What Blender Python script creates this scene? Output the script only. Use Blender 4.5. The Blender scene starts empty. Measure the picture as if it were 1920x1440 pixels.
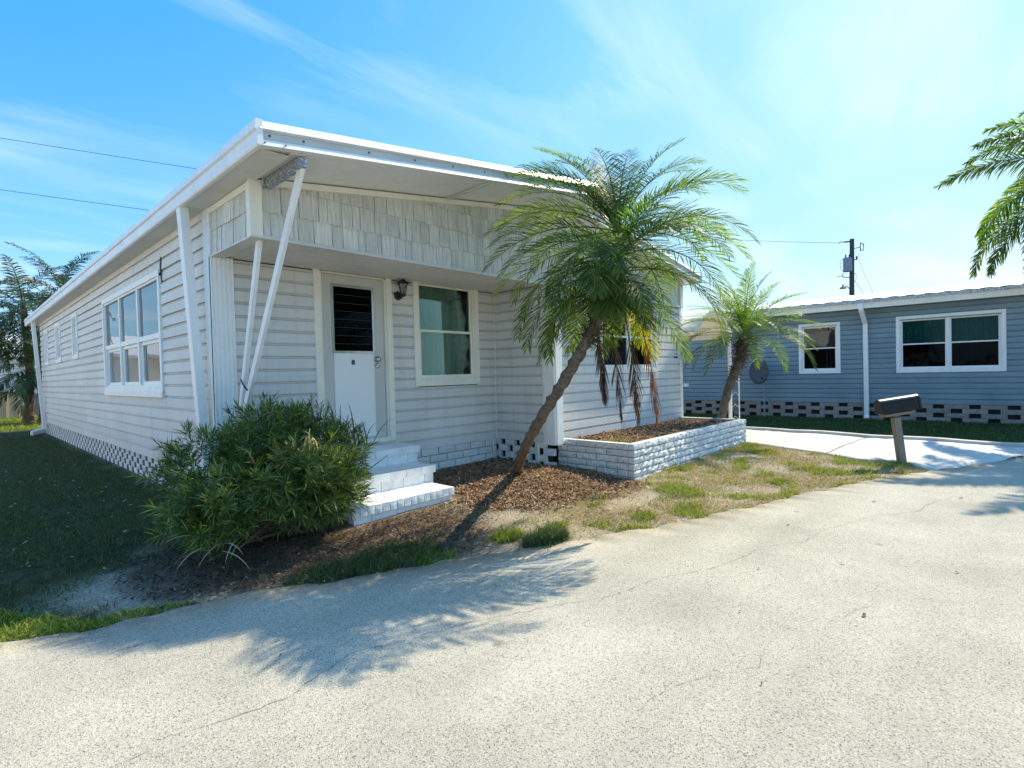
import bpy, bmesh, math, random
import numpy as np
from mathutils import Matrix, Vector
random.seed(7); rng = np.random.default_rng(7)
SC = bpy.context.scene; COL = SC.collection
R = math.radians

# ------------------------------------------------------------------ camera, world, sun, exposure
cam_d = bpy.data.cameras.new('camera'); cam = bpy.data.objects.new('camera', cam_d); COL.objects.link(cam)
cam_d.sensor_fit = 'HORIZONTAL'; cam_d.sensor_width = 36.0; cam_d.lens = 18.541; cam_d.clip_start = .05; cam_d.clip_end = 3000
rx = Vector((.68129, -.731563, -.025672)); dn = Vector((-.032053, .005223, -.999473)); fw = Vector((.731312, .681753, -.019891))
cm = Matrix.Identity(4)
for i in range(3):
    cm[i][0] = rx[i]; cm[i][1] = -dn[i]; cm[i][2] = -fw[i]
cm[2][3] = 1.36
cam.matrix_world = cm
SC.camera = cam
SUN = Vector((1.07, -.14, 1.0)).normalized()
sun_d = bpy.data.lights.new('sun', 'SUN'); sun_d.energy = 2.0; sun_d.angle = R(.53); sun_d.color = (1, .89, .67)
sun = bpy.data.objects.new('sun', sun_d); COL.objects.link(sun)
sun.rotation_euler = SUN.to_track_quat('Z', 'Y').to_euler(); sun.location = (12, -4, 14)
W = bpy.data.worlds.new('World'); SC.world = W; W.use_nodes = True
wn = W.node_tree.nodes; wl = W.node_tree.links
bg = wn['Background']
sky = wn.new('ShaderNodeTexSky'); sky.sky_type = 'NISHITA'; sky.sun_disc = False
sky.sun_elevation = math.asin(SUN.z); sky.sun_rotation = math.atan2(SUN.x, SUN.y)
sky.altitude = 0; sky.air_density = 1.0; sky.dust_density = .55; sky.ozone_density = 2.2
def wnode(t, **k):
    n = wn.new(t)
    for a, v in k.items(): setattr(n, a, v)
    return n
def wmath(op, a, b=None, c=None):
    n = wnode('ShaderNodeMath', operation=op)
    for i, v in enumerate((a, b, c)):
        if v is None: continue
        if isinstance(v, (int, float)): n.inputs[i].default_value = v
        else: wl.new(v, n.inputs[i])
    return n.outputs[0]
tc = wnode('ShaderNodeTexCoord'); sep = wnode('ShaderNodeSeparateXYZ'); wl.new(tc.outputs['Generated'], sep.inputs[0])
zz = wmath('ADD', wmath('MAXIMUM', sep.outputs[2], 0.0), .12)
cmb = wnode('ShaderNodeCombineXYZ')
wl.new(wmath('DIVIDE', sep.outputs[0], zz), cmb.inputs[0]); wl.new(wmath('DIVIDE', sep.outputs[1], zz), cmb.inputs[1])
mp = wnode('ShaderNodeMapping'); mp.inputs['Rotation'].default_value = (0, 0, R(-10)); mp.inputs['Scale'].default_value = (.5, 1.6, 1); mp.inputs['Location'].default_value = (.75, 3.55, 0)
wl.new(cmb.outputs[0], mp.inputs[0])
n1 = wnode('ShaderNodeTexNoise'); n1.inputs['Scale'].default_value = 1.25; n1.inputs['Detail'].default_value = 7; n1.inputs['Roughness'].default_value = .56; n1.inputs['Distortion'].default_value = .5
wl.new(mp.outputs[0], n1.inputs['Vector'])
n2 = wnode('ShaderNodeTexNoise'); n2.inputs['Scale'].default_value = .9; n2.inputs['Detail'].default_value = 2
wl.new(cmb.outputs[0], n2.inputs['Vector'])
c1 = wnode('ShaderNodeMapRange'); c1.inputs[1].default_value = .42; c1.inputs[2].default_value = .80; wl.new(n1.outputs[0], c1.inputs[0])
c2 = wnode('ShaderNodeMapRange'); c2.inputs[1].default_value = .36; c2.inputs[2].default_value = .64; wl.new(n2.outputs[0], c2.inputs[0])
cf = wmath('MULTIPLY', wmath('MULTIPLY', c1.outputs[0], c2.outputs[0]), .95)
cm_ = wnode('ShaderNodeMixRGB'); lum = wnode('ShaderNodeRGBToBW'); wl.new(sky.outputs[0], lum.inputs[0])
rmp = wnode('ShaderNodeValToRGB'); wl.new(wmath('DIVIDE', lum.outputs[0], 14.0), rmp.inputs[0]); els = rmp.color_ramp.elements
RS = [(0.5, (.06, .335, .82)), (1.9, (.068, .35, .84)), (2.9, (.18, .50, .90)), (3.5, (.25, .57, .91)), (5.3, (.38, .68, .90)), (6.9, (.47, .73, .87)), (9.0, (.66, .82, .88)), (13.5, (.98, .98, .97))]
while len(els) < len(RS): els.new(.5)
for e_, (q_, c_) in zip(els, RS): e_.position = q_ / 14; e_.color = (*c_, 1)
wl.new(cf, cm_.inputs[0]); wl.new(rmp.outputs[0], cm_.inputs[1]); cm_.inputs[2].default_value = (.82, .93, .97, 1)
scl = wnode('ShaderNodeVectorMath', operation='SCALE'); wl.new(cm_.outputs[0], scl.inputs[0]); scl.inputs['Scale'].default_value = 2.95
wl.new(scl.outputs[0], bg.inputs[0]); bg.inputs[1].default_value = .125
SC.view_settings.view_transform = 'Standard'; SC.view_settings.look = 'None'; SC.view_settings.gamma = 1; SC.view_settings.exposure = 1.92
SC.render.engine = 'CYCLES'
SC.cycles.max_bounces = 8; SC.cycles.transparent_max_bounces = 12; SC.cycles.use_denoising = True

# ------------------------------------------------------------------ materials
def new_mat(name):
    m = bpy.data.materials.new(name); m.use_nodes = True
    return m, m.node_tree.nodes, m.node_tree.links, m.node_tree.nodes['Principled BSDF']
def lin(r, g, b): return (r, g, b, 1)
def surf(name, a, b=None, scale=6, rough=.6, bump=0., bscale=None, spec=.35, metal=0., detail=5, objvar=0., stretch=None, lo=.35, hi=.65, dirt=None, dirt_scale=1.4, coat=0):
    m, n, l, p = new_mat(name)
    p.inputs['Roughness'].default_value = rough; p.inputs['Specular IOR Level'].default_value = spec; p.inputs['Metallic'].default_value = metal
    p.inputs['Coat Weight'].default_value = coat
    geo = n.new('ShaderNodeNewGeometry'); vec = geo.outputs['Position']
    if stretch:
        mpn = n.new('ShaderNodeMapping'); mpn.inputs['Scale'].default_value = stretch; l.new(vec, mpn.inputs[0]); vec = mpn.outputs[0]
    t = n.new('ShaderNodeTexNoise'); t.inputs['Scale'].default_value = scale; t.inputs['Detail'].default_value = detail; l.new(vec, t.inputs['Vector'])
    mr = n.new('ShaderNodeMapRange'); mr.inputs[1].default_value = lo; mr.inputs[2].default_value = hi; l.new(t.outputs[0], mr.inputs[0])
    mx = n.new('ShaderNodeMixRGB'); l.new(mr.outputs[0], mx.inputs[0]); mx.inputs[1].default_value = lin(*a); mx.inputs[2].default_value = lin(*(b or a))
    out = mx.outputs[0]
    if dirt:
        t2 = n.new('ShaderNodeTexNoise'); t2.inputs['Scale'].default_value = dirt_scale; t2.inputs['Detail'].default_value = 8; t2.inputs['Roughness'].default_value = .65; l.new(geo.outputs['Position'], t2.inputs['Vector'])
        r2 = n.new('ShaderNodeMapRange'); r2.inputs[1].default_value = .5; r2.inputs[2].default_value = .8; r2.inputs[4].default_value = .6; l.new(t2.outputs[0], r2.inputs[0])
        m2 = n.new('ShaderNodeMixRGB'); l.new(r2.outputs[0], m2.inputs[0]); l.new(out, m2.inputs[1]); m2.inputs[2].default_value = lin(*dirt); out = m2.outputs[0]
    if objvar:
        oi = n.new('ShaderNodeObjectInfo'); r3 = n.new('ShaderNodeMapRange'); r3.inputs[3].default_value = 1 - objvar; r3.inputs[4].default_value = 1 + objvar * .6; l.new(oi.outputs['Random'], r3.inputs[0])
        m3 = n.new('ShaderNodeMixRGB'); m3.blend_type = 'MULTIPLY'; m3.inputs[0].default_value = 1; l.new(out, m3.inputs[1]); l.new(r3.outputs[0], m3.inputs[2]); out = m3.outputs[0]
    l.new(out, p.inputs['Base Color'])
    if bump:
        tb = n.new('ShaderNodeTexNoise'); tb.inputs['Scale'].default_value = bscale or scale * 4; tb.inputs['Detail'].default_value = 6; l.new(vec, tb.inputs['Vector'])
        bn = n.new('ShaderNodeBump'); bn.inputs['Strength'].default_value = bump; bn.inputs['Distance'].default_value = .02; l.new(tb.outputs[0], bn.inputs['Height']); l.new(bn.outputs[0], p.inputs['Normal'])
    return m
def leafmat(name, cols, trans=.35, rough=.42, spec=.45):
    """cols: list of (pos,colour) over a random value per leaf."""
    m, n, l, p = new_mat(name)
    geo = n.new('ShaderNodeNewGeometry'); rp = n.new('ShaderNodeValToRGB'); l.new(geo.outputs['Random Per Island'], rp.inputs[0])
    el = rp.color_ramp.elements
    while len(el) < len(cols): el.new(.5)
    for e, (q, c) in zip(el, cols): e.position = q; e.color = lin(*c)
    l.new(rp.outputs[0], p.inputs['Base Color']); p.inputs['Roughness'].default_value = rough; p.inputs['Specular IOR Level'].default_value = spec
    tr = n.new('ShaderNodeBsdfTranslucent'); br = n.new('ShaderNodeMixRGB'); br.blend_type = 'MULTIPLY'; br.inputs[0].default_value = 1; l.new(rp.outputs[0], br.inputs[1]); br.inputs[2].default_value = (1.6, 1.5, .7, 1)
    l.new(br.outputs[0], tr.inputs[0])
    ms = n.new('ShaderNodeMixShader'); ms.inputs[0].default_value = trans; l.new(p.outputs[0], ms.inputs[1]); l.new(tr.outputs[0], ms.inputs[2]); l.new(ms.outputs[0], n['Material Output'].inputs[0])
    return m
def glassmat(name, tint, ior=1.6, base_refl=0.0):
    m, n, l, p = new_mat(name)
    n.remove(p)
    tr = n.new('ShaderNodeBsdfTransparent'); tr.inputs[0].default_value = lin(*tint)
    gl = n.new('ShaderNodeBsdfGlossy'); gl.inputs['Roughness'].default_value = .015; gl.inputs[0].default_value = (.95, .97, 1, 1)
    nz = n.new('ShaderNodeTexNoise'); nz.inputs['Scale'].default_value = 1.7; nz.inputs['Detail'].default_value = 1
    geo = n.new('ShaderNodeNewGeometry'); l.new(geo.outputs['Position'], nz.inputs['Vector'])
    bp = n.new('ShaderNodeBump'); bp.inputs['Strength'].default_value = .12; bp.inputs['Distance'].default_value = .05; l.new(nz.outputs[0], bp.inputs['Height']); l.new(bp.outputs[0], gl.inputs['Normal'])
    fr = n.new('ShaderNodeFresnel'); fr.inputs[0].default_value = ior
    ad = n.new('ShaderNodeMath'); ad.operation = 'ADD'; ad.use_clamp = True; ad.inputs[1].default_value = base_refl; l.new(fr.outputs[0], ad.inputs[0])
    ms = n.new('ShaderNodeMixShader'); l.new(ad.outputs[0], ms.inputs[0]); l.new(tr.outputs[0], ms.inputs[1]); l.new(gl.outputs[0], ms.inputs[2]); l.new(ms.outputs[0], n['Material Output'].inputs[0])
    return m
MT = {}
MT['siding'] = surf('siding_vinyl', (.645, .63, .60), (.70, .685, .655), 1.1, .55, .05, 90, objvar=.05, dirt=(.56, .54, .50), dirt_scale=1.6)
def add_streaks(m, col, amt):
    n = m.node_tree.nodes; l = m.node_tree.links; p = n['Principled BSDF']; src = p.inputs['Base Color'].links[0].from_socket
    geo = n.new('ShaderNodeNewGeometry'); mpn = n.new('ShaderNodeMapping'); mpn.inputs['Scale'].default_value = (5, 5, .35); l.new(geo.outputs['Position'], mpn.inputs[0])
    t = n.new('ShaderNodeTexNoise'); t.inputs['Scale'].default_value = 2.2; t.inputs['Detail'].default_value = 6; t.inputs['Roughness'].default_value = .7; l.new(mpn.outputs[0], t.inputs['Vector'])
    r = n.new('ShaderNodeMapRange'); r.inputs[1].default_value = .5; r.inputs[2].default_value = .78; r.inputs[4].default_value = amt; l.new(t.outputs[0], r.inputs[0])
    mx = n.new('ShaderNodeMixRGB'); l.new(r.outputs[0], mx.inputs[0]); l.new(src, mx.inputs[1]); mx.inputs[2].default_value = lin(*col); l.new(mx.outputs[0], p.inputs['Base Color'])
add_streaks(MT['siding'], (.40, .385, .35), .4)
MT['siding_blue'] = surf('siding_blue', (.185, .265, .31), (.21, .295, .345), 1.2, .55, .05, 90, objvar=.05, dirt=(.11, .18, .22))
MT['trim'] = surf('cream_trim', (.82, .77, .655), (.86, .82, .72), 2, .45, .05, 60, dirt=(.68, .62, .50), dirt_scale=2.5)
MT['white'] = surf('white_paint', (.82, .82, .80), (.87, .87, .85), 2, .4, .04, 70, dirt=(.6, .58, .53), dirt_scale=2)
MT['roofwhite'] = surf('white_aluminium', (.78, .78, .78), (.83, .83, .83), 3, .35, .03, 50, dirt=(.62, .6, .56), dirt_scale=4)
add_streaks(MT['white'], (.52, .48, .40), .4); add_streaks(MT['trim'], (.55, .49, .38), .35); add_streaks(MT['roofwhite'], (.5, .49, .46), .3)
MT['soffit'] = surf('soffit_panel', (.60, .585, .545), (.66, .645, .60), 1.5, .6, .03, 60, dirt=(.5, .47, .42))
MT['galv'] = surf('galvanised_steel', (.22, .24, .27), (.52, .55, .60), 38, .42, .05, 60, metal=.55, detail=2, lo=.42, hi=.58)
MT['shake'] = surf('painted_cedar_shake', (.56, .55, .50), (.72, .705, .65), 22, .75, .55, 55, objvar=.13, stretch=(1.6, 1.6, .12), dirt=(.40, .39, .33), dirt_scale=5)
MT['brickw'] = surf('white_painted_brick', (.76, .755, .735), (.85, .845, .83), 14, .75, 1.0, 70, objvar=.09, dirt=(.52, .50, .45), dirt_scale=7)
MT['brickstep'] = surf('white_step_paint', (.80, .81, .81), (.87, .88, .88), 9, .55, .3, 60, objvar=.06, dirt=(.5, .49, .46), dirt_scale=6)
MT['mortar'] = surf('white_mortar', (.38, .37, .35), (.48, .47, .45), 20, .85, .4)
MT['brickgrey'] = surf('buff_screen_block', (.25, .225, .20), (.33, .30, .265), 12, .8, .4, 40, objvar=.15, dirt=(.16, .14, .125), dirt_scale=5)
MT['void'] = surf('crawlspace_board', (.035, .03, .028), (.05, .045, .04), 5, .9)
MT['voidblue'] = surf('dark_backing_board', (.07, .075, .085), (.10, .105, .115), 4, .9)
MT['door'] = surf('pale_door_paint', (.52, .52, .48), (.57, .57, .53), 2, .45, .04, 60)
MT['doorwhite'] = surf('door_panel_white', (.80, .80, .79), (.84, .84, .83), 2, .4, .03, 60)
MT['dark'] = surf('black_metal', (.012, .012, .014), (.02, .02, .022), 20, .4, .1, spec=.5)
MT['mailblack'] = surf('black_mailbox_enamel', (.007, .008, .010), (.012, .013, .016), 10, .35, .03, spec=.3)
MT['chrome'] = surf('worn_chrome', (.45, .45, .44), (.55, .55, .54), 30, .25, 0, metal=.95)
MT['glass'] = glassmat('window_glass', (.80, .88, .84))
MT['glassgreen'] = glassmat('green_tinted_glass', (.66, .80, .73), 1.5)
MT['glassmirror'] = glassmat('reflective_glass', (.80, .88, .9), 3.0)
MT['glassteal'] = glassmat('teal_tinted_glass', (.42, .62, .62), 1.22)
MT['tealcurtain'] = surf('teal_curtain', (.16, .30, .30), (.24, .40, .39), 6, .85, stretch=(5, 5, 1))
MT['greencurtain'] = surf('green_curtain', (.27, .33, .29), (.34, .41, .36), 3, .85, stretch=(7, 7, .4))
MT['strip'] = surf('pale_blue_grey_strip', (.46, .50, .53), (.54, .58, .60), 4, .45, .03, 60)
MT['glassdark'] = glassmat('dark_louvre_glass', (.20, .25, .29), 1.16)
MT['glassblue'] = glassmat('grey_tinted_glass', (.30, .38, .42), 1.5)
MT['curtain'] = surf('pale_curtain', (.48, .50, .47), (.56, .58, .55), 3, .85, stretch=(14, 14, .4))
MT['blind'] = surf('pale_blind', (.6, .6, .58), (.66, .66, .64), 2, .8)
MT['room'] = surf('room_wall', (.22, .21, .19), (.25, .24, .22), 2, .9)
MT['roofmetal'] = surf('white_metal_roof', (.72, .70, .69), (.80, .78, .77), 5, .45, .1, dirt=(.55, .5, .48), dirt_scale=2)
MT['wood'] = surf('weathered_post_wood', (.26, .185, .125), (.38, .29, .21), 16, .75, .4, 60, stretch=(6, 6, .7))
MT['polewood'] = surf('utility_pole_wood', (.05, .05, .06), (.08, .08, .09), 8, .8, .3, stretch=(3, 3, .5))
MT['steelgrey'] = surf('grey_transformer', (.22, .25, .29), (.26, .29, .33), 4, .5)
MT['dish'] = surf('dark_dish', (.045, .06, .08), (.06, .075, .095), 6, .5)
MT['trunk'] = surf('palm_trunk_bark', (.10, .075, .055), (.20, .155, .11), 26, .9, .7, 70, detail=8)
MT['fibre'] = surf('palm_boot_fibre', (.07, .05, .035), (.16, .11, .07), 30, .9, .5, 80)
MT['stem'] = surf('shrub_stem', (.12, .09, .065), (.2, .16, .12), 18, .85, .3)
MT['soil'] = surf('planter_soil', (.07, .048, .033), (.15, .105, .07), 20, .95, .8, 60)
MT['beige'] = surf('beige_vinyl', (.52, .43, .30), (.58, .49, .35), 2, .6)
MT['farwhite'] = surf('white_far_wall', (.78, .76, .74), (.82, .80, .78), 2, .6)
MT['greywood'] = surf('grey_fence_wood', (.09, .10, .105), (.15, .16, .165), 9, .85, .3, stretch=(5, 5, .5))
MT['cable'] = surf('cable', (.08, .11, .15), (.08, .11, .15), 3, .6)
MT['blue'] = surf('blue_sticker', (.02, .07, .42), (.02, .07, .42), 3, .4)
MT['twig'] = surf('dry_twig', (.13, .085, .055), (.2, .14, .09), 25, .9)
MT['palm'] = leafmat('palm_leaflet', [(0, (.03, .075, .03)), (.5, (.07, .14, .038)), (1, (.18, .24, .045))], .52, .5, .25)
MT['palmbright'] = leafmat('palm_leaflet_young', [(0, (.08, .16, .03)), (.6, (.14, .25, .04)), (1, (.26, .34, .055))], .55, .5, .25)
MT['palmyellow'] = leafmat('palm_leaflet_yellow', [(0, (.13, .17, .03)), (.5, (.26, .27, .04)), (1, (.42, .36, .06))], .45)
MT['palmdead'] = leafmat('palm_leaflet_dead', [(0, (.06, .04, .03)), (.6, (.11, .07, .05)), (1, (.19, .10, .06))], .1, .8, .2)
MT['palmrust'] = leafmat('palm_leaflet_rust', [(0, (.16, .06, .035)), (1, (.34, .12, .06))], .2, .7, .2)
MT['palmtan'] = leafmat('palm_leaflet_tan', [(0, (.25, .18, .12)), (1, (.42, .32, .22))], .25, .7, .2)
MT['palmfar'] = leafmat('queen_palm_leaflet', [(0, (.02, .048, .028)), (.6, (.035, .075, .035)), (1, (.075, .115, .04))], .3)
MT['shrub'] = leafmat('shrub_leaf', [(0, (.03, .068, .022)), (.5, (.06, .122, .028)), (.85, (.15, .22, .038)), (1, (.38, .41, .08))], .36, .42, .35)
MT['strap'] = leafmat('strap_leaf', [(0, (.03, .06, .025)), (1, (.07, .11, .04))], .25)
MT['straw'] = leafmat('dry_strap_leaf', [(0, (.45, .40, .28)), (1, (.62, .56, .42))], .3, .7, .2)
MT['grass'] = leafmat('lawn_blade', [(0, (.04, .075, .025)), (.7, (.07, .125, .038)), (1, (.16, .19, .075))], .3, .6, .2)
MT['grasslit'] = leafmat('sunlit_blade', [(0, (.10, .16, .03)), (.6, (.21, .29, .05)), (1, (.40, .41, .10))], .4, .6, .2)  # brighter copy of the lawn blade, sunlight put into its colour
MT['drygrass'] = leafmat('dry_blade', [(0, (.22, .165, .09)), (.4, (.42, .34, .20)), (.75, (.58, .49, .32)), (1, (.32, .32, .10))], .25, .8, .1)
MT['litter'] = leafmat('leaf_litter_chip', [(0, (.03, .02, .014)), (.55, (.09, .06, .04)), (.9, (.18, .125, .085)), (1, (.34, .26, .19))], .05, .9, .1)
MT['mulch'] = leafmat('mulch_chip', [(0, (.07, .042, .026)), (.35, (.22, .125, .07)), (.7, (.40, .255, .155)), (1, (.56, .42, .29))], .05, .9, .1)

def road_material():
    m, n, l, p = new_mat('aged_asphalt'); p.inputs['Roughness'].default_value = .9; p.inputs['Specular IOR Level'].default_value = .2
    geo = n.new('ShaderNodeNewGeometry')
    v = n.new('ShaderNodeTexVoronoi'); v.inputs['Scale'].default_value = 190; l.new(geo.outputs['Position'], v.inputs['Vector'])
    r = n.new('ShaderNodeValToRGB'); e = r.color_ramp.elements; bw = n.new('ShaderNodeSeparateColor'); l.new(v.outputs['Color'], bw.inputs[0]); l.new(bw.outputs[0], r.inputs[0])
    e[0].position = 0; e[0].color = lin(.15, .14, .115); e[1].position = 1; e[1].color = lin(.59, .55, .455)
    for q, c in ((.08, (.25, .23, .185)), (.20, (.40, .372, .305)), (.75, (.47, .437, .36))):
        k = e.new(q); k.color = lin(*c)
    big = n.new('ShaderNodeTexNoise'); big.inputs['Scale'].default_value = .9; big.inputs['Detail'].default_value = 7; big.inputs['Roughness'].default_value = .6; l.new(geo.outputs['Position'], big.inputs['Vector'])
    br = n.new('ShaderNodeMapRange'); br.inputs[1].default_value = .3; br.inputs[2].default_value = .7; br.inputs[3].default_value = .80; br.inputs[4].default_value = 1.13; l.new(big.outputs[0], br.inputs[0])
    mul = n.new('ShaderNodeMixRGB'); mul.blend_type = 'MULTIPLY'; mul.inputs[0].default_value = 1; l.new(r.outputs[0], mul.inputs[1]); l.new(br.outputs[0], mul.inputs[2])
    st = n.new('ShaderNodeTexNoise'); st.inputs['Scale'].default_value = 2.3; st.inputs['Detail'].default_value = 5; l.new(geo.outputs['Position'], st.inputs['Vector'])
    sr = n.new('ShaderNodeMapRange'); sr.inputs[1].default_value = .6; sr.inputs[2].default_value = .78; sr.inputs[4].default_value = .35; l.new(st.outputs[0], sr.inputs[0])
    mx = n.new('ShaderNodeMixRGB'); l.new(sr.outputs[0], mx.inputs[0]); l.new(mul.outputs[0], mx.inputs[1]); mx.inputs[2].default_value = lin(.50, .45, .385)
    # worn wheel tracks along the lane and a few old oil drips
    mpn = n.new('ShaderNodeMapping'); mpn.inputs['Rotation'].default_value = (0, 0, R(26)); mpn.inputs['Scale'].default_value = (.12, 1.5, 1); l.new(geo.outputs['Position'], mpn.inputs[0])
    tn = n.new('ShaderNodeTexNoise'); tn.inputs['Scale'].default_value = 1.0; tn.inputs['Detail'].default_value = 4; l.new(mpn.outputs[0], tn.inputs['Vector'])
    tr2 = n.new('ShaderNodeMapRange'); tr2.inputs[1].default_value = .35; tr2.inputs[2].default_value = .7; tr2.inputs[3].default_value = .88; tr2.inputs[4].default_value = 1.06; l.new(tn.outputs[0], tr2.inputs[0])
    m4 = n.new('ShaderNodeMixRGB'); m4.blend_type = 'MULTIPLY'; m4.inputs[0].default_value = 1; l.new(mx.outputs[0], m4.inputs[1]); l.new(tr2.outputs[0], m4.inputs[2])
    ov = n.new('ShaderNodeTexVoronoi'); ov.inputs['Scale'].default_value = 1.1; l.new(geo.outputs['Position'], ov.inputs['Vector'])
    orr = n.new('ShaderNodeMapRange'); orr.inputs[1].default_value = .02; orr.inputs[2].default_value = .055; orr.inputs[3].default_value = .62; orr.inputs[4].default_value = 1; l.new(ov.outputs['Distance'], orr.inputs[0])
    m5 = n.new('ShaderNodeMixRGB'); m5.blend_type = 'MULTIPLY'; m5.inputs[0].default_value = 1; l.new(m4.outputs[0], m5.inputs[1]); l.new(orr.outputs[0], m5.inputs[2])
    l.new(m5.outputs[0], p.inputs['Base Color'])
    b = n.new('ShaderNodeBump'); b.inputs['Strength'].default_value = .35; b.inputs['Distance'].default_value = .006; l.new(v.outputs['Distance'], b.inputs['Height']); l.new(b.outputs[0], p.inputs['Normal'])
    return m
MT['road'] = road_material()
MT['concrete'] = surf('driveway_concrete', (.50, .475, .44), (.60, .575, .54), 3, .85, .25, 120, dirt=(.42, .39, .35), dirt_scale=1.1)
MT['crack'] = surf('crack_dark', (.10, .09, .08), (.17, .155, .135), 30, .95)

def ground_material():
    m, n, l, p = new_mat('ground_soil'); p.inputs['Roughness'].default_value = .95; p.inputs['Specular IOR Level'].default_value = .1
    geo = n.new('ShaderNodeNewGeometry')
    def noise(s, d=6, r=.6):
        t = n.new('ShaderNodeTexNoise'); t.inputs['Scale'].default_value = s; t.inputs['Detail'].default_value = d; t.inputs['Roughness'].default_value = r; l.new(geo.outputs['Position'], t.inputs['Vector']); return t.outputs[0]
    def rng_(x, a, b, c=0., d=1.):
        t = n.new('ShaderNodeMapRange'); t.inputs[1].default_value = a; t.inputs[2].default_value = b; t.inputs[3].default_value = c; t.inputs[4].default_value = d; l.new(x, t.inputs[0]); return t.outputs[0]
    def mix(f, a, b):
        t = n.new('ShaderNodeMixRGB'); l.new(f, t.inputs[0])
        for i, c in ((1, a), (2, b)):
            if isinstance(c, tuple): t.inputs[i].default_value = lin(*c)
            else: l.new(c, t.inputs[i])
        return t.outputs[0]
    def attr(nm):
        t = n.new('ShaderNodeAttribute'); t.attribute_name = nm; return t.outputs['Fac']
    sand = mix(rng_(noise(9), .35, .65), (.38, .33, .26), (.56, .50, .42))
    sand = mix(rng_(noise(60, 3), .45, .62), sand, (.25, .205, .15))
    dry = mix(rng_(noise(45, 4), .4, .6), (.22, .18, .11), (.38, .32, .21))
    lawn = mix(rng_(noise(14), .4, .62), (.04, .045, .022), (.075, .075, .04))
    mul = mix(rng_(noise(60, 4), .4, .6), (.045, .03, .02), (.17, .11, .07))
    c = mix(attr('dry'), sand, dry); c = mix(attr('mulch'), c, mul); c = mix(attr('lawn'), c, lawn)
    l.new(c, p.inputs['Base Color'])
    b = n.new('ShaderNodeBump'); b.inputs['Strength'].default_value = .8; b.inputs['Distance'].default_value = .02; l.new(noise(50, 5), b.inputs['Height']); l.new(b.outputs[0], p.inputs['Normal'])
    return m
MT['ground'] = ground_material()

# ------------------------------------------------------------------ helpers
def tag(o, label=None, cat=None, group=None, kind=None):
    for k, v in (('label', label), ('category', cat), ('group', group), ('kind', kind)):
        if v: o[k] = v
    return o
def empty(name, loc=(0, 0, 0), label=None, cat=None, group=None):
    o = bpy.data.objects.new(name, None); o.location = loc; o.empty_display_size = .1; COL.objects.link(o)
    return tag(o, label, cat, group)
ABS = {}
def base_of(o):                         # world position of a parent (children keep world coordinates)
    return Vector(ABS.get(o.name, o.location))
def link(o, parent):
    COL.objects.link(o)
    if parent is not None:
        o.parent = parent; o.matrix_parent_inverse = Matrix.Translation(-base_of(parent))
    return o
def place(mesh, name, parent, loc=(0, 0, 0), rot=(0, 0, 0), scale=(1, 1, 1)):
    o = bpy.data.objects.new(name, mesh); o.location = loc; o.rotation_euler = rot; o.scale = scale
    return link(o, parent)
def mk(name, V, F, mat, smooth=False):
    me = bpy.data.meshes.new(name); me.from_pydata([tuple(map(float, v)) for v in V], [], F)
    bm = bmesh.new(); bm.from_mesh(me); bmesh.ops.recalc_face_normals(bm, faces=bm.faces); bm.to_mesh(me); bm.free()
    if mat: me.materials.append(MT[mat] if isinstance(mat, str) else mat)
    if smooth: me.polygons.foreach_set('use_smooth', [True] * len(me.polygons))
    return me
BOXF = [(0, 1, 3, 2), (4, 6, 7, 5), (0, 4, 5, 1), (2, 3, 7, 6), (0, 2, 6, 4), (1, 5, 7, 3)]
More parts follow.
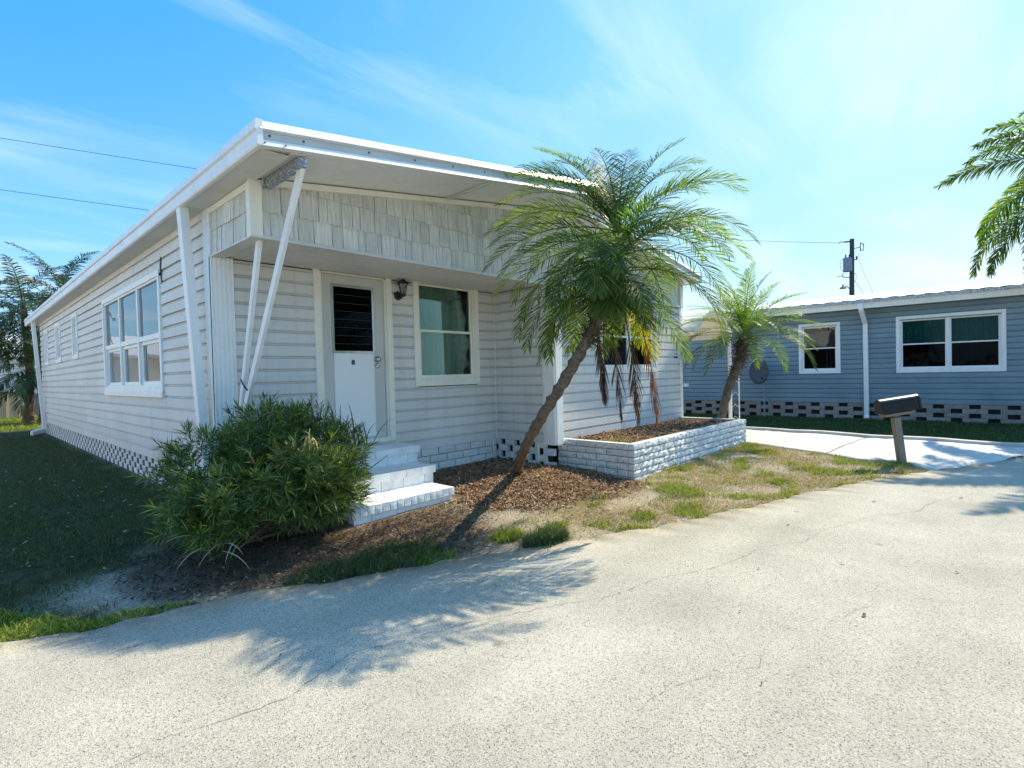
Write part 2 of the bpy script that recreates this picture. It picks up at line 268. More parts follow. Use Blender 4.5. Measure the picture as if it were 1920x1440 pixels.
class MB:
    def __init__(s, f=None): s.V = []; s.F = []; s.f = f or (lambda a, b, c: (a, b, c))
    def add(s, V, F):
        k = len(s.V); s.V += [s.f(*v) for v in V]; s.F += [tuple(i + k for i in q) for q in F]; return s
    def box(s, a0, a1, b0, b1, c0, c1):
        return s.add([(a, b, c) for a in (a0, a1) for b in (b0, b1) for c in (c0, c1)], BOXF)
    def prism(s, prof, a0, a1):          # profile in (b,c), extruded along a
        n = len(prof); V = [(a0, *q) for q in prof] + [(a1, *q) for q in prof]
        return s.add(V, [(i, (i + 1) % n, n + (i + 1) % n, n + i) for i in range(n)] + [tuple(range(n))[::-1], tuple(range(n, 2 * n))])
    def tube(s, pts, rad, n=6, cap=True):
        pts = [Vector(q) for q in pts]; rad = rad if hasattr(rad, '__len__') else [rad] * len(pts); V = []; F = []
        up = Vector((0, 0, 1))
        for i, q in enumerate(pts):
            t = (pts[min(i + 1, len(pts) - 1)] - pts[max(i - 1, 0)]).normalized()
            a = t.cross(up if abs(t.z) < .95 else Vector((1, 0, 0))).normalized(); b = t.cross(a)
            V += [tuple(q + rad[i] * (a * math.cos(2 * math.pi * j / n) + b * math.sin(2 * math.pi * j / n))) for j in range(n)]
        for i in range(len(pts) - 1):
            F += [(i * n + j, i * n + (j + 1) % n, (i + 1) * n + (j + 1) % n, (i + 1) * n + j) for j in range(n)]
        if cap: F += [tuple(range(n))[::-1], tuple(range((len(pts) - 1) * n, len(pts) * n))]
        return s.add(V, F)
    def beam(s, p, q, w, h, side=None):
        p = Vector(p); q = Vector(q); t = (q - p).normalized(); a = (Vector(side) if side else t.cross(Vector((0, 0, 1)))); a = (a - t * a.dot(t)).normalized(); b = t.cross(a)
        V = [tuple(c + a * (w / 2 * i) + b * (h / 2 * j)) for c in (p, q) for i in (-1, 1) for j in (-1, 1)]
        return s.add(V, BOXF)
    def disc(s, c, nrm, r, t, n=12):
        nrm = Vector(nrm).normalized(); return s.tube([Vector(c), Vector(c) + nrm * t], r, n)
    def lathe(s, c, prof, n=14):
        V = []; F = []
        for r, z in prof: V += [(c[0] + r * math.cos(2 * math.pi * j / n), c[1] + r * math.sin(2 * math.pi * j / n), c[2] + z) for j in range(n)]
        for i in range(len(prof) - 1): F += [(i * n + j, i * n + (j + 1) % n, (i + 1) * n + (j + 1) % n, (i + 1) * n + j) for j in range(n)]
        F += [tuple(range(n))[::-1], tuple(range((len(prof) - 1) * n, len(prof) * n))]
        return s.add(V, F)
    def build(s, name, mat, parent=None, smooth=False, bevel=0):
        me = mk(name, s.V, s.F, mat, smooth); o = link(bpy.data.objects.new(name, me), parent)
        if bevel:
            b = o.modifiers.new('bevel', 'BEVEL'); b.width = bevel; b.segments = 2; b.limit_method = 'ANGLE'
        return o
def bulk(name, V, F, mat, parent=None, smooth=False):
    """numpy vertex array, (n,3) triangles."""
    V = np.asarray(V, np.float32); F = np.asarray(F, np.int32); k = F.shape[1]
    me = bpy.data.meshes.new(name); me.vertices.add(len(V)); me.vertices.foreach_set('co', V.ravel())
    me.loops.add(F.size); me.loops.foreach_set('vertex_index', F.ravel()); me.polygons.add(len(F))
    me.polygons.foreach_set('loop_start', np.arange(0, F.size, k, dtype=np.int32)); me.polygons.foreach_set('loop_total', np.full(len(F), k, np.int32))
    if smooth: me.polygons.foreach_set('use_smooth', np.ones(len(F), bool))
    me.materials.append(MT[mat]); me.update(); me.validate()
    return link(bpy.data.objects.new(name, me), parent)
# cheap smooth noise on the plane
_ph = rng.uniform(0, 6.28, (40, 3)); _dir = rng.normal(size=(40, 2)); _dir /= np.linalg.norm(_dir, axis=1)[:, None]
def fnoise(x, y, f, k0=0, n=8):
    s = 0
    for i in range(n):
        d = _dir[(k0 + i) % 40]; s = s + np.sin((x * d[0] + y * d[1]) * f * (.7 + .13 * i) + _ph[(k0 + i) % 40, 0]) / 1.0
    return s / n * 1.6
def sstep(t): t = np.clip(t, 0, 1); return t * t * (3 - 2 * t)
def inpoly(x, y, P):
    x = np.asarray(x, float); y = np.asarray(y, float); c = np.zeros(x.shape, bool); n = len(P)
    for i in range(n):
        (x1, y1), (x2, y2) = P[i], P[(i + 1) % n]
        if y1 == y2: continue
        c ^= ((y1 > y) != (y2 > y)) & (x < (x2 - x1) * (y - y1) / (y2 - y1) + x1)
    return c
def dpoly(x, y, P):          # distance to a polyline / polygon outline
    x = np.asarray(x, float); y = np.asarray(y, float); d = np.full(x.shape, 1e9); n = len(P)
    for i in range(n):
        (x1, y1), (x2, y2) = P[i], P[(i + 1) % n]; dx, dy = x2 - x1, y2 - y1
        t = np.clip(((x - x1) * dx + (y - y1) * dy) / max(dx * dx + dy * dy, 1e-9), 0, 1); d = np.minimum(d, np.hypot(x - x1 - t * dx, y - y1 - t * dy))
    return d

# ------------------------------------------------------------------ terrain, road, driveway
EDGE = [(-60, 26), (-12, 8.6), (-5, 6.2), (-2, 5.1), (.17, 4.32), (.49, 4.16), (.91, 4.07), (1.31, 3.98), (1.98, 3.65), (2.58, 3.4), (2.98, 3.19), (3.63, 2.92), (3.9, 2.77), (5.08, 2.29), (5.87, 2.04), (7.44, 1.56), (8.65, 1.08), (9.28, .78), (10.24, .36), (11.33, -.22), (12.6, -.75), (15, -2.1), (40, -14)]
ex = np.array([e[0] for e in EDGE]); ey = np.array([e[1] for e in EDGE])
def edge_y(x): return np.interp(x, ex, ey) + .035 * np.sin(x * 7.1) * np.sin(x * 2.3 + 1) + .02 * np.sin(x * 19.)
MULCH = [(3.85, 4.65), (3.95, 4.1), (4.35, 3.72), (5.1, 3.5), (5.75, 3.42), (6.25, 3.55), (6.25, 4.95), (6.05, 6.0), (3.9, 6.0)]
BUSHBED = [(.9, 4.3), (1.35, 4.0), (1.98, 3.68), (2.6, 3.42), (3.0, 3.3), (3.5, 3.6), (3.8, 4.0), (3.7, 4.65), (2.6, 4.8), (2.6, 6.0), (1.9, 6.0), (1.3, 5.6), (.9, 4.9)]
def G(x, y):
    x = np.asarray(x, float); y = np.asarray(y, float)
    ed = edge_y(x); u = sstep((y - ed - .05) / np.maximum(5.9 - ed, 1.2)); v = sstep((x - 9.8) / 1.2)
    z = -.165 * (1 - u * (1 - v)) + .035 * v
    z = z + .05 * np.exp(-((x - 5.3) ** 2 + (y - 4.55) ** 2) / .5) + .02 * np.exp(-((x - 4.6) ** 2 + (y - 4.3) ** 2) / .4)
    away = sstep((y - edge_y(x) - .02) / .25)
    z = z + away * (.012 * fnoise(x, y, 5, 3) + .008 * fnoise(x, y, 14, 11) - .004)
    z = z - (1 - sstep((y - edge_y(x)) / .06)) * .03
    return z
def lin_axis(a, b, d, far, m):
    core = np.arange(a, b + d / 2, d); k = np.geomspace(.15, far, m)
    return np.concatenate([(a - k)[::-1], core, b + k])
gx = lin_axis(-3, 17, .09, 500, 34); gy = lin_axis(-1.5, 9, .08, 500, 34)
X, Y = np.meshgrid(gx, gy); Z = G(X, Y)
V = np.stack([X, Y, Z], -1).reshape(-1, 3); nx = len(gx)
I = (np.arange(len(gy) - 1)[:, None] * nx + np.arange(nx - 1)[None, :]).ravel()
ground = bulk('ground', V, np.stack([I, I + 1, I + nx + 1, I + nx], 1), 'ground', smooth=True); tag(ground, kind='structure')
px, py = V[:, 0].astype(float), V[:, 1].astype(float)
def soft(P, w): 
    d = dpoly(px, py, P); s = np.where(inpoly(px, py, P), d, -d); return np.clip(.5 + s / w + .35 * fnoise(px, py, 9, 5), 0, 1)
mul = np.maximum(soft(MULCH, .3), soft(BUSHBED, .5) * .85)
LAWN = [(-400, 4.45), (.6, 4.45), (.95, 4.7), (1.2, 5.3), (1.92, 6.0), (1.92, 24), (-400, 400)]
lawn = soft(LAWN, .4); lawn = lawn * (1 - np.clip(1.5 - np.hypot((px - .95) / .55, (py - 4.75) / .32), 0, 1) * .85)
lawn = np.maximum(lawn, np.where((px > 12.9) & (py > -2), 1, 0)); lawn = np.maximum(lawn, np.where((py > 22) | (px > 16), .9, 0))
STRIP = [(-30, 14), (-5, 6.3), (-2, 5.2), (.0, 4.42), (.9, 4.16), (.62, 4.5), (-2, 4.9)]
lawn = np.maximum(lawn, soft(STRIP, .2))
dry = np.clip(.45 + .55 * fnoise(px, py, 3.2, 9) + .35 * fnoise(px, py, 9, 21), 0, 1) * np.where((px > 3.2) & (px < 12), 1, .4)
for nm, a in (('mulch', mul), ('lawn', lawn), ('dry', dry)):
    at = ground.data.attributes.new(nm, 'FLOAT', 'POINT'); at.data.foreach_set('value', a.astype(np.float32))
# road
xs = np.concatenate([np.linspace(-60, -4, 40), np.arange(-3.9, 14, .045), np.linspace(14.1, 40, 30)]); top = edge_y(xs) + rng.normal(0, .006, len(xs))
ts = np.array([-.004, 0, .05, .12, .25, .5, 1]); rows = []
for t in ts:
    yy = top + (-40 - top) * max(t, 0) ** 1.6
    rows.append(np.stack([xs, yy, np.full_like(xs, -.153 if t >= 0 else -.20)], -1))
V = np.concatenate(rows); n = len(xs); I = (np.arange(len(ts) - 1)[:, None] * n + np.arange(n - 1)[None, :]).ravel()
road = bulk('road', V, np.stack([I, I + n, I + n + 1, I + 1], 1), 'road'); tag(road, kind='structure')
def crack(pts, w=.006, seed=1):
    r = np.random.default_rng(seed); P = []
    for (a, b) in zip(pts[:-1], pts[1:]):
        m = max(2, int(math.hypot(b[0] - a[0], b[1] - a[1]) / .035))
        for k in range(m): P.append((a[0] + (b[0] - a[0]) * k / m, a[1] + (b[1] - a[1]) * k / m))
    P = np.array(P); 
    wob = np.cumsum(r.normal(0, .006, len(P))); wob -= np.linspace(0, wob[-1], len(P)); t = np.gradient(P, axis=0); t /= np.linalg.norm(t, axis=1)[:, None] + 1e-9; nn = np.stack([-t[:, 1], t[:, 0]], 1)
    P = P + nn * (wob + r.normal(0, .003, len(P)))[:, None]; ww = w * np.clip(r.normal(.6, .35, len(P)), .05, 1.3)
    V = np.concatenate([P + nn * ww[:, None] / 2, P - nn * ww[:, None] / 2]); V = np.c_[V, np.full(len(V), -.149)]; m = len(P); i = np.arange(m - 1)
    return V, np.stack([i, i + 1, m + i + 1, m + i], 1)
CR = [[(.23, 2.55), (.6, 2.62), (1.05, 2.5), (1.5, 2.62), (2.05, 2.42), (2.6, 2.2), (3.05, 1.95), (3.5, 1.88), (4.0, 1.6), (4.6, 1.52), (5.0, 1.25), (5.5, 1.22), (6.2, .95), (6.6, .62), (7.3, .5), (8.2, .15)],
      [(2.05, 1.2), (2.35, 1.15), (2.75, .9), (3.1, .95)], [(2.1, .05), (2.45, -.12), (2.8, -.1), (3.3, -.35)], [(3.5, .75), (3.9, .6), (4.4, .62)], [(.9, 1.6), (1.2, 1.45), (1.35, 1.5)]]
for i, c in enumerate(CR):
    v, f = crack(c, .0034 if i == 0 else .0024, i + 3); o = bulk('crack', v, f, 'crack', road)
# driveway
near = [(9.35, .72), (9.75, 1.02), (9.98, 1.3), (9.8, 1.62), (9.95, 2.1), (10.12, 2.6), (10.35, 3.15), (10.5, 3.65), (10.95, 4.0), (11.0, 6), (11.0, 16)]
far = [(12.5, -.72), (12.55, -.3), (12.6, .2), (12.7, 1), (12.8, 2), (12.85, 2.6), (12.95, 3.2), (13.0, 3.8), (13.05, 4.6), (13.05, 6.4), (13.05, 16)]
rowsA = []; 
tt = np.linspace(0, len(near) - 1, 60)
for t in tt:
    a = np.array([np.interp(t, range(len(near)), [q[k] for q in near]) for k in (0, 1)]); b = np.array([np.interp(t, range(len(far)), [q[k] for q in far]) for k in (0, 1)])
    r_ = []
    for s in np.linspace(0, 1, 15):
        q = a + (b - a) * s; r_.append((q[0], q[1], float(G(q[0], q[1])) + .012))
    r_ = [(r_[0][0], r_[0][1], r_[0][2] - .12)] + r_ + [(r_[-1][0], r_[-1][1], r_[-1][2] - .12)]
    rowsA.append(r_)
V = np.array(rowsA).reshape(-1, 3); n = 17; I = (np.arange(len(tt) - 1)[:, None] * n + np.arange(n - 1)[None, :]).ravel()
drive = bulk('driveway', V, np.stack([I, I + 1, I + n + 1, I + n], 1), 'concrete'); tag(drive, kind='structure')
def drive_joint(a, b, nm='joint'):
    m = MB()
    for k in range(10):
        p = [a[i] + (b[i] - a[i]) * k / 10 for i in (0, 1)]; q = [a[i] + (b[i] - a[i]) * (k + 1) / 10 for i in (0, 1)]
        zp = float(G(*p)) + .017; zq = float(G(*q)) + .017; w = .008
        m.add([(p[0], p[1] - w, zp), (q[0], q[1] - w, zq), (q[0], q[1] + w, zq), (p[0], p[1] + w, zp)], [(0, 1, 2, 3)])
    return m.build(nm, 'crack', drive)
drive_joint((9.98, 2.2), (12.8, 2.05)); drive_joint((10.98, 5.2), (13.04, 5.2))
kb = MB()
for k in range(30):
    y0, y1 = -.7 + k * .3, -.7 + (k + 1) * .3
    x0, x1 = [float(np.interp(v, [q[1] for q in far], [q[0] for q in far])) for v in (y0, y1)]
    z0, z1 = float(G(x0, y0)) + .065, float(G(x1, y1)) + .065
    kb.add([(x0, y0, z0 - .2), (x0 + .16, y0, z0 - .2), (x0 + .16, y0, z0), (x0, y0, z0), (x1, y1, z1 - .2), (x1 + .16, y1, z1 - .2), (x1 + .16, y1, z1), (x1, y1, z1)], [(3, 2, 6, 7), (0, 3, 7, 4), (1, 5, 6, 2)])
tag(kb.build('kerb', 'concrete'), kind='structure')

# ------------------------------------------------------------------ shared pieces: siding, bricks, shingles, windows
def brick_meshes(tag_, L, D, H, mat, nvar=6, amp=.006, gx_=4, gz=2, seed=0):
    """rough-faced brick, origin at centre of its back-bottom; front faces -Y."""
    r = np.random.default_rng(seed); out = []
    for k in range(nvar):
        V = []; F = []
        for j in range(gz + 1):
            for i in range(gx_ + 1):
                edge = (i in (0, gx_)) or (j in (0, gz)); d = D - (.004 if edge else 0) + (r.uniform(-amp, amp) if not edge else r.uniform(-amp, 0) * .5)
                V.append((-L / 2 + L * i / gx_ + (0 if i in (0, gx_) else r.uniform(-.25, .25) * L / gx_), -d, H * j / gz + (0 if j in (0, gz) else r.uniform(-.25, .25) * H / gz)))
        n = gx_ + 1
        for j in range(gz):
            for i in range(gx_): F.append((j * n + i, j * n + i + 1, (j + 1) * n + i + 1, (j + 1) * n + i))
        b = len(V); V += [(-L / 2, 0, 0), (L / 2, 0, 0), (L / 2, 0, H), (-L / 2, 0, H)]
        F += [tuple([b, b + 1] + [i for i in range(gx_, -1, -1)]), tuple([b + 3] + [gz * n + i for i in range(0, gx_ + 1)] + [b + 2]),
              tuple([b] + [j * n for j in range(0, gz + 1)] + [b + 3]), tuple([b + 1, b + 2] + [j * n + gx_ for j in range(gz, -1, -1)]), (b, b + 3, b + 2, b + 1)]
        out.append(mk(tag_, V, F, mat))
    return out
SIDP = [(-.02, .075), (.004, .07), (.029, 0), (.026, .76), (.005, .85), (-.004, 1.06), (-.02, 1.06)]
SEAM = random.Random(5)
def siding(parent, f, u0, u1, z0, z1, ex_, mat, holes=(), zclip=None, name='siding_board'):
    z = z0; k = 0
    while z < z1 - .02:
        h = min(ex_, z1 - z); segs = [(u0, u1)]
        for (a, b, c, d) in holes:
            ov = min(z + h, d) - max(z, c)
            if ov > .5 * h:
                ns = []
                for s in segs:
                    if b <= s[0] or a >= s[1]: ns.append(s)
                    else:
                        if a > s[0] + .01: ns.append((s[0], a))
                        if b < s[1] - .01: ns.append((b, s[1]))
                segs = ns
        cuts = []
        for s in segs:
            L = s[1] - s[0]
            if L > 4.2:
                n = int(L / 3.7) + 1; q0 = s[0]
                for j in range(n):
                    q1 = s[1] if j == n - 1 else s[0] + L * (j + 1) / n + SEAM.uniform(-.55, .55)
                    cuts.append((q0, q1, .0015 * (j % 2))); q0 = q1 - .02
            else: cuts.append((s[0], s[1], 0))
        for a_, b_, dd in cuts:
            wob = SEAM.uniform(-.0012, .0012)
            prof = [(d + dd + wob, z + q * h + .0015 + dd) for d, q in SIDP]
            MB(f).prism(prof, a_, b_).build(name, mat, parent)
        z += ex_; k += 1
def fr(y): return lambda u, d, z: (u, y - d, z)      # wall facing -Y
def lf(x): return lambda u, d, z: (x - d, u, z)      # wall facing -X
def ring(m, u0, u1, z0, z1, w, d0, d1, wb=None):
    wb = wb or w
    m.box(u0, u0 + w, d0, d1, z0, z1); m.box(u1 - w, u1, d0, d1, z0, z1); m.box(u0 + w, u1 - w, d0, d1, z1 - w, z1); m.box(u0 + w, u1 - w, d0, d1, z0, z0 + wb)
def window(parent, f, u0, u1, z0, z1, cas=.075, n=1, split=.5, trim='trim', glass='glass', curtain='curtain', sill=False, label=None, room=True, cur=None, lower=None):
    w = MB(f); ring(w, u0, u1, z0, z1, cas, .0, .045)
    win = w.build('window', trim, parent, bevel=.004)
    if label: win['label'] = label
    a0, a1, c0, c1 = u0 + cas, u1 - cas, z0 + cas, z1 - cas
    fm = MB(f); ring(fm, a0, a1, c0, c1, .025, -.05, .025); step = (a1 - a0) / n
    for k in range(1, n): fm.box(a0 + k * step - .03, a0 + k * step + .03, -.05, .032, c0 + .025, c1 - .025)
    fm.build('frame', trim, win, bevel=.003)
    zm = c0 + (c1 - c0) * split
    for k in range(n):
        p0 = a0 + k * step + (.025 if k == 0 else .03); p1 = a0 + (k + 1) * step - (.025 if k == n - 1 else .03)
        lo = MB(f); ring(lo, p0, p1, c0 + .025, zm + .02, .032, -.03, .0, .045); lo.build('sash', trim, win, bevel=.002)
        up = MB(f); ring(up, p0, p1, zm - .02, c1 - .025, .03, -.046, -.016); up.build('sash', trim, win, bevel=.002)
        MB(f).box(p0 + .03, p1 - .03, -.018, -.013, c0 + .07, zm - .012).build('pane', glass if not lower else lower, win)
        MB(f).box(p0 + .028, p1 - .028, -.034, -.029, zm + .01, c1 - .053).build('pane', glass, win)
    if curtain:
        cw = MB(f); span = (a1 - a0); cov = cur or (0., 1.)
        N = max(8, int(span / .035)); V = []; F = []
        for i in range(N + 1):
            u = a0 + span * (cov[0] + (cov[1] - cov[0]) * i / N); d = -.13 + .018 * math.sin(i * 1.9) + .008 * math.sin(i * .73)
            V += [(u, d, c0), (u, d, c1)]
        F = [(2 * i, 2 * i + 2, 2 * i + 3, 2 * i + 1) for i in range(N)]
        cw.add(V, F).build('curtain', curtain, win)
    if room:
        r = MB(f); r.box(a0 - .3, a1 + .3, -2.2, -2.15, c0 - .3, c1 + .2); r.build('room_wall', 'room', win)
    return win

# ------------------------------------------------------------------ the grey home
XL, YD, XI, YB, XE, YS = 1.9125, 5.962, 6.02, 4.93, 10.45, 4.87
ZS, ZSO, EXP = .33, 2.65, .1437
home = empty('mobile_home', (XL, YD, 0), 'grey vinyl sided mobile home with shingled fascia and recessed front door', 'house')
wl_ = MB(lf(XL)).box(YD + .02, 20.28, -.09, -.06, ZS, 3.2)
# left wall
BW = (7.78, 11.33, 1.225, 2.79)
SW = [(13.95, 14.62), (16.3, 17.15), (18.55, 19.25)]
hl = [(BW[0] + .05, BW[1] - .05, BW[2] + .05, BW[3] - .05)] + [(a + .05, b - .05, 1.95, 2.82) for a, b in SW]
def part_empty(name, parent, loc): 
    o = bpy.data.objects.new(name, None); o.empty_display_size = .1; o.location = Vector(loc) - base_of(parent); COL.objects.link(o); o.parent = parent; ABS[o.name] = Vector(loc)
    return o
wall_left = part_empty('side_wall', home, (XL, 13, 0))
siding(wall_left, lf(XL), YD + .17, 20.2, ZS, 3.16, EXP, 'siding', hl)
wall_front = part_empty('front_wall', home, (4, YD, 0))
DR = (2.983, 4.066, .482, 2.735)
WN = (4.41, 5.635, 1.213, 2.77)
siding(wall_front, fr(YD), XL + .18, XI - .02, ZS, ZSO - .005, EXP, 'siding', [(DR[0] + .06, DR[1] - .06, 0, DR[3] - .06), (WN[0] + .05, WN[1] - .05, WN[2] + .05, WN[3] - .05)])
wall_inner = part_empty('return_wall', home, (XI, 5.4, 0))
siding(wall_inner, lf(XI), YB + .02, YD - .02, ZS, ZSO - .005, EXP, 'siding')
wall_bay = part_empty('bay_wall', home, (8, YB, 0))
BYW = (7.42, 9.38, 1.315, 2.6)
siding(wall_bay, fr(YB), XI + .03, XE - .06, ZS, ZSO - .005, EXP, 'siding', [(BYW[0] + .05, BYW[1] - .05, BYW[2] + .05, BYW[3] - .05)])
m = MB(); m.box(XE - .02, XE + .02, YB + .02, 20.28, 0, 3.15); m.box(XL, XE, 20.24, 20.28, 0, 3.15); m.build('hidden_wall', 'siding', home)
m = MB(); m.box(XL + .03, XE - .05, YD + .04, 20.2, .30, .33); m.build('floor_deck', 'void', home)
# corner trims and posts
m = MB(); m.box(XL - .034, XL + .0, YD - .03, YD + .165, .02, 3.16); m.build('corner_trim', 'white', home, bevel=.004)
def fluted(name, f, u0, u1, z0, z1, d0=0., d1=.04, nf=5):
    prof = []; W_ = (u1 - u0)
    pts = [(u0, d0), (u0, d1)]
    for k in range(nf):
        a = u0 + W_ * (k + .22) / nf; b = u0 + W_ * (k + .78) / nf
        pts += [(a, d1), (a + .006, d1 - .012), (b - .006, d1 - .012), (b, d1)]
    pts += [(u1, d1), (u1, d0)]
    n = len(pts); V = [(u, d, z) for z in (z0, z1) for u, d in pts]
    F = [(i, (i + 1) % n, n + (i + 1) % n, n + i) for i in range(n)] + [tuple(range(n))[::-1], tuple(range(n, 2 * n))]
    return MB(f).add(V, F).build(name, 'white', home)
fluted('pilaster', fr(YD), XL - .034, XL + .185, .02, ZSO - .01, 0, .045)
fluted('pilaster', lf(XI), 4.755, 4.965, .30, ZSO - .01, .0, .035)
m = MB(); m.box(XI + .0, XI + .15, 4.735, YB - .018, .30, ZSO - .01); m.build('post_face', 'white', home, bevel=.003)
m = MB(); m.box(XE - .07, XE + .035, YB - .035, YB + .08, .02, ZSO - .01); m.build('corner_trim', 'white', home, bevel=.004)
m = MB(); m.box(XI - .03, XI, YD - .03, YD, ZS - .02, ZSO); m.build('corner_trim', 'siding', home)
m = MB(); m.tube([(XI - .16, YD - .07, .02), (XI - .15, YD - .05, .35)], .008, 6); m.tube([(5.98, YD - .03, .3), (5.985, YD - .035, 2.0)], .007, 6); m.build('cable', 'trim', home)
# roof
SL, XA = .1413, 6.19
def zr(x): return 3.128 + SL * (min(x, 2 * XA - x) - 1.68)
YF, YF2, YK, TH = 4.12, 4.60, 21.2, .187
roof = part_empty('roof', home, (XA, 12, 3.7))
XS = 6.7
for x0, x1, yf in ((1.70, XA, YF), (XA, XS, YF), (XS, 2 * XA - 1.70, YF2)):
    V = [(x, y, zr(x) + dz) for x in (x0, x1) for y in (yf + .02, YK) for dz in (.008, TH - .012)]
    MB().add(V, BOXF).build('roof_panel', 'roofwhite', roof)
# front fascia: extruded profile (outward distance, height) following the gable
FP = [(-.02, 0), (-.052, 0), (-.036, .047), (-.014, .055), (-.010, .118), (-.058, .122), (-.022, TH + .006), (.03, TH + .006), (.03, .012), (-.02, .012)]
def sloped(prof, x0, x1, y, mat, nm, par, cut=None):
    m = MB(); V = []; n = len(prof)
    for x in (x0, x1): V += [(x, y + d, zr(x) + h) for d, h in prof]
    m.add(V, [(i, (i + 1) % n, n + (i + 1) % n, n + i) for i in range(n)] + [tuple(range(n))[::-1], tuple(range(n, 2 * n))]); return m.build(nm, mat, par)
fl = [sloped(FP, 1.665, XA, YF, 'roofwhite', 'fascia', roof), sloped(FP, XA, XS, YF, 'roofwhite', 'fascia', roof), sloped(FP, XS, 2 * XA - 1.665, YF2, 'roofwhite', 'fascia', roof)]
# side fascia and gutter lip along the left eave
LP = [(.02, 0), (-.012, 0), (-.022, .012), (-.022, .105), (-.040, .118), (-.030, TH + .006), (.02, TH + .006)]
for sx in (0, 1):
    xx = 1.668 if sx == 0 else 2 * XA - 1.668; sg = 1 if sx == 0 else -1
    V = [(xx + sg * d, y, 3.126 + h) for y in ((YF if sx == 0 else YF2) - .05, YK) for d, h in LP]; n = len(LP)
    MB().add(V, [(i, (i + 1) % n, n + (i + 1) % n, n + i) for i in range(n)] + [tuple(range(n))[::-1], tuple(range(n, 2 * n))]).build('gutter_fascia', 'roofwhite', roof)
SP = [(-.0105, .058), (-.0165, .058), (-.0135, .116), (-.0105, .116)]
for xa, xb, yy in ((1.67, XA, YF), (XA, XS, YF), (XS, 2 * XA - 1.67, YF2)): sloped(SP, xa, xb, yy, 'strip', 'fascia_strip', roof)
for x in (1.75, 2.02, 2.62, 3.12, 3.6, 4.05, 4.5, 4.95, 5.4):
    MB().disc((x, YF - .013, zr(x) + .088), (0, -1, 0), .0085, .008, 8).build('screw', 'dark', roof)
for x in (1.70, 1.86): MB().disc((x, YF - .046, zr(x) + .02), (0, -1, .3), .006, .008, 8).build('screw', 'dark', roof)
# soffit ribs and galvanised bracket
for x in (4.17,):
    V = [(x + a, y, zr(x + a) + c) for a in (-.022, .022) for y in (YF + .03, YS + .03) for c in (-.022, .004)]
    MB().add(V, BOXF).build('soffit_rib', 'soffit', roof)
V = [(x + a, y, zr(x) + c) for x in (1.93, 2.06) for a in (0,) for y in (YF + .03, YS - .02) for c in (-.008, .006)]
MB().add(V, BOXF).build('soffit_channel', 'soffit', roof)
m = MB(); x0, x1 = 2.0, 2.07
V = [(x, y, zr(2.0) + c) for x in (x0, x1) for y in (YF + .04, YS + .0) for c in (-.085, -.010)]; m.add(V, BOXF); m.build('galvanised_channel', 'galv', roof)
# left eave soffit
MB().box(1.69, XL + .02, YF + .05, 20.9, 3.135, 3.142).build('eave_soffit', 'soffit', roof)
# porch ceiling
m = MB(); m.box(XL + .0, XI + .0, YS + .0, YD, ZSO, ZSO + .02); m.build('porch_ceiling', 'soffit', home)
for k in range(6):
    yy = YS + .16 + k * .165
    MB().box(XL + .02, XI, yy - .004, yy + .004, ZSO - .004, ZSO - .001).build('ceiling_seam', 'siding', home)
m = MB(); m.box(XI, XE, YS, YB + .05, ZSO, ZSO + .02); m.build('bay_soffit', 'soffit', home)
# shingle band
band = part_empty('shingle_band', home, (XA, YS, ZSO))
V = []; 
for x in (XL + .012, XA, XE - .0):
    V += [(x, YS + .03, ZSO), (x, YS + .03, zr(x)), (x, YS + .06, ZSO), (x, YS + .06, zr(x))]
MB().add(V, [(0, 4, 5, 1), (4, 8, 9, 5), (2, 3, 7, 6), (6, 7, 11, 10)]).build('backing_board', 'shake', band)
MB().box(XL + .0, XL + .03, YS + .06, YD, ZSO, 3.15).build('backing_board', 'shake', band)
def shingle_var(seed):
    r = np.random.default_rng(seed); n = r.integers(4, 8); us = np.sort(np.concatenate([[-.5, .5], r.uniform(-.42, .42, n)])); V = []
    tw = r.uniform(-.004, .004)
    for i, u in enumerate(us):
        g = (.0 if i % 2 else .006) + r.uniform(0, .003)
        V += [(u, -.024 - tw * u + g, r.uniform(-.035, .02) * .5 - .01), (u, -.010 + g * .6, 1.04)]
    k = len(V); V += [(-.5, 0, 0), (.5, 0, 0), (.5, 0, 1.04), (-.5, 0, 1.04)]; m = len(us)
    F = [(2 * i, 2 * i + 2, 2 * i + 3, 2 * i + 1) for i in range(m - 1)]
    F += [tuple([k + 1, k] + [2 * i for i in range(m)]), (k, k + 3, 1, 0), (k + 1, 2 * m - 2, 2 * m - 1, k + 2)]
    return mk('shingle', V, F, 'shake')
SV = [shingle_var(s) for s in range(14)]
def shingle_rows(origin, along, u0, u1, ztop, rotz, zoff=0):
    row = 0; z = ZSO; EX = .238
    while True:
        u = u0 - (.0 if row % 2 else .07); any_ = False
        while u < u1 - .01:
            w = random.choice((.09, .12, .14, .155, .17, .19, .2)); a = max(u, u0); b = min(u + w, u1)
            if u1 - b < .04: b = u1
            zt = ztop(.5 * (a + b)) - .045; h = min(EX, zt - z)
            if h > .03 and b - a > .03:
                any_ = True; c = .5 * (a + b); zb = z + random.uniform(-.006, .006)
                ox, oy, _ = origin(c, 0)
                place(random.choice(SV), 'shingle', band, (ox, oy, zb), (random.uniform(-.015, .015), random.uniform(-.012, .012), rotz), ((b - a) - .009, 1, h))
            u += w
        row += 1; z += EX
        if not any_ or row > 6: break
shingle_rows(lambda c, d: (c, YS + .03, 0), None, XL + .085, XE - .09, zr, 0)
shingle_rows(lambda c, d: (XL + .0, c, 0), None, YS + .075, YD - .04, lambda u: 3.155, -math.pi / 2)
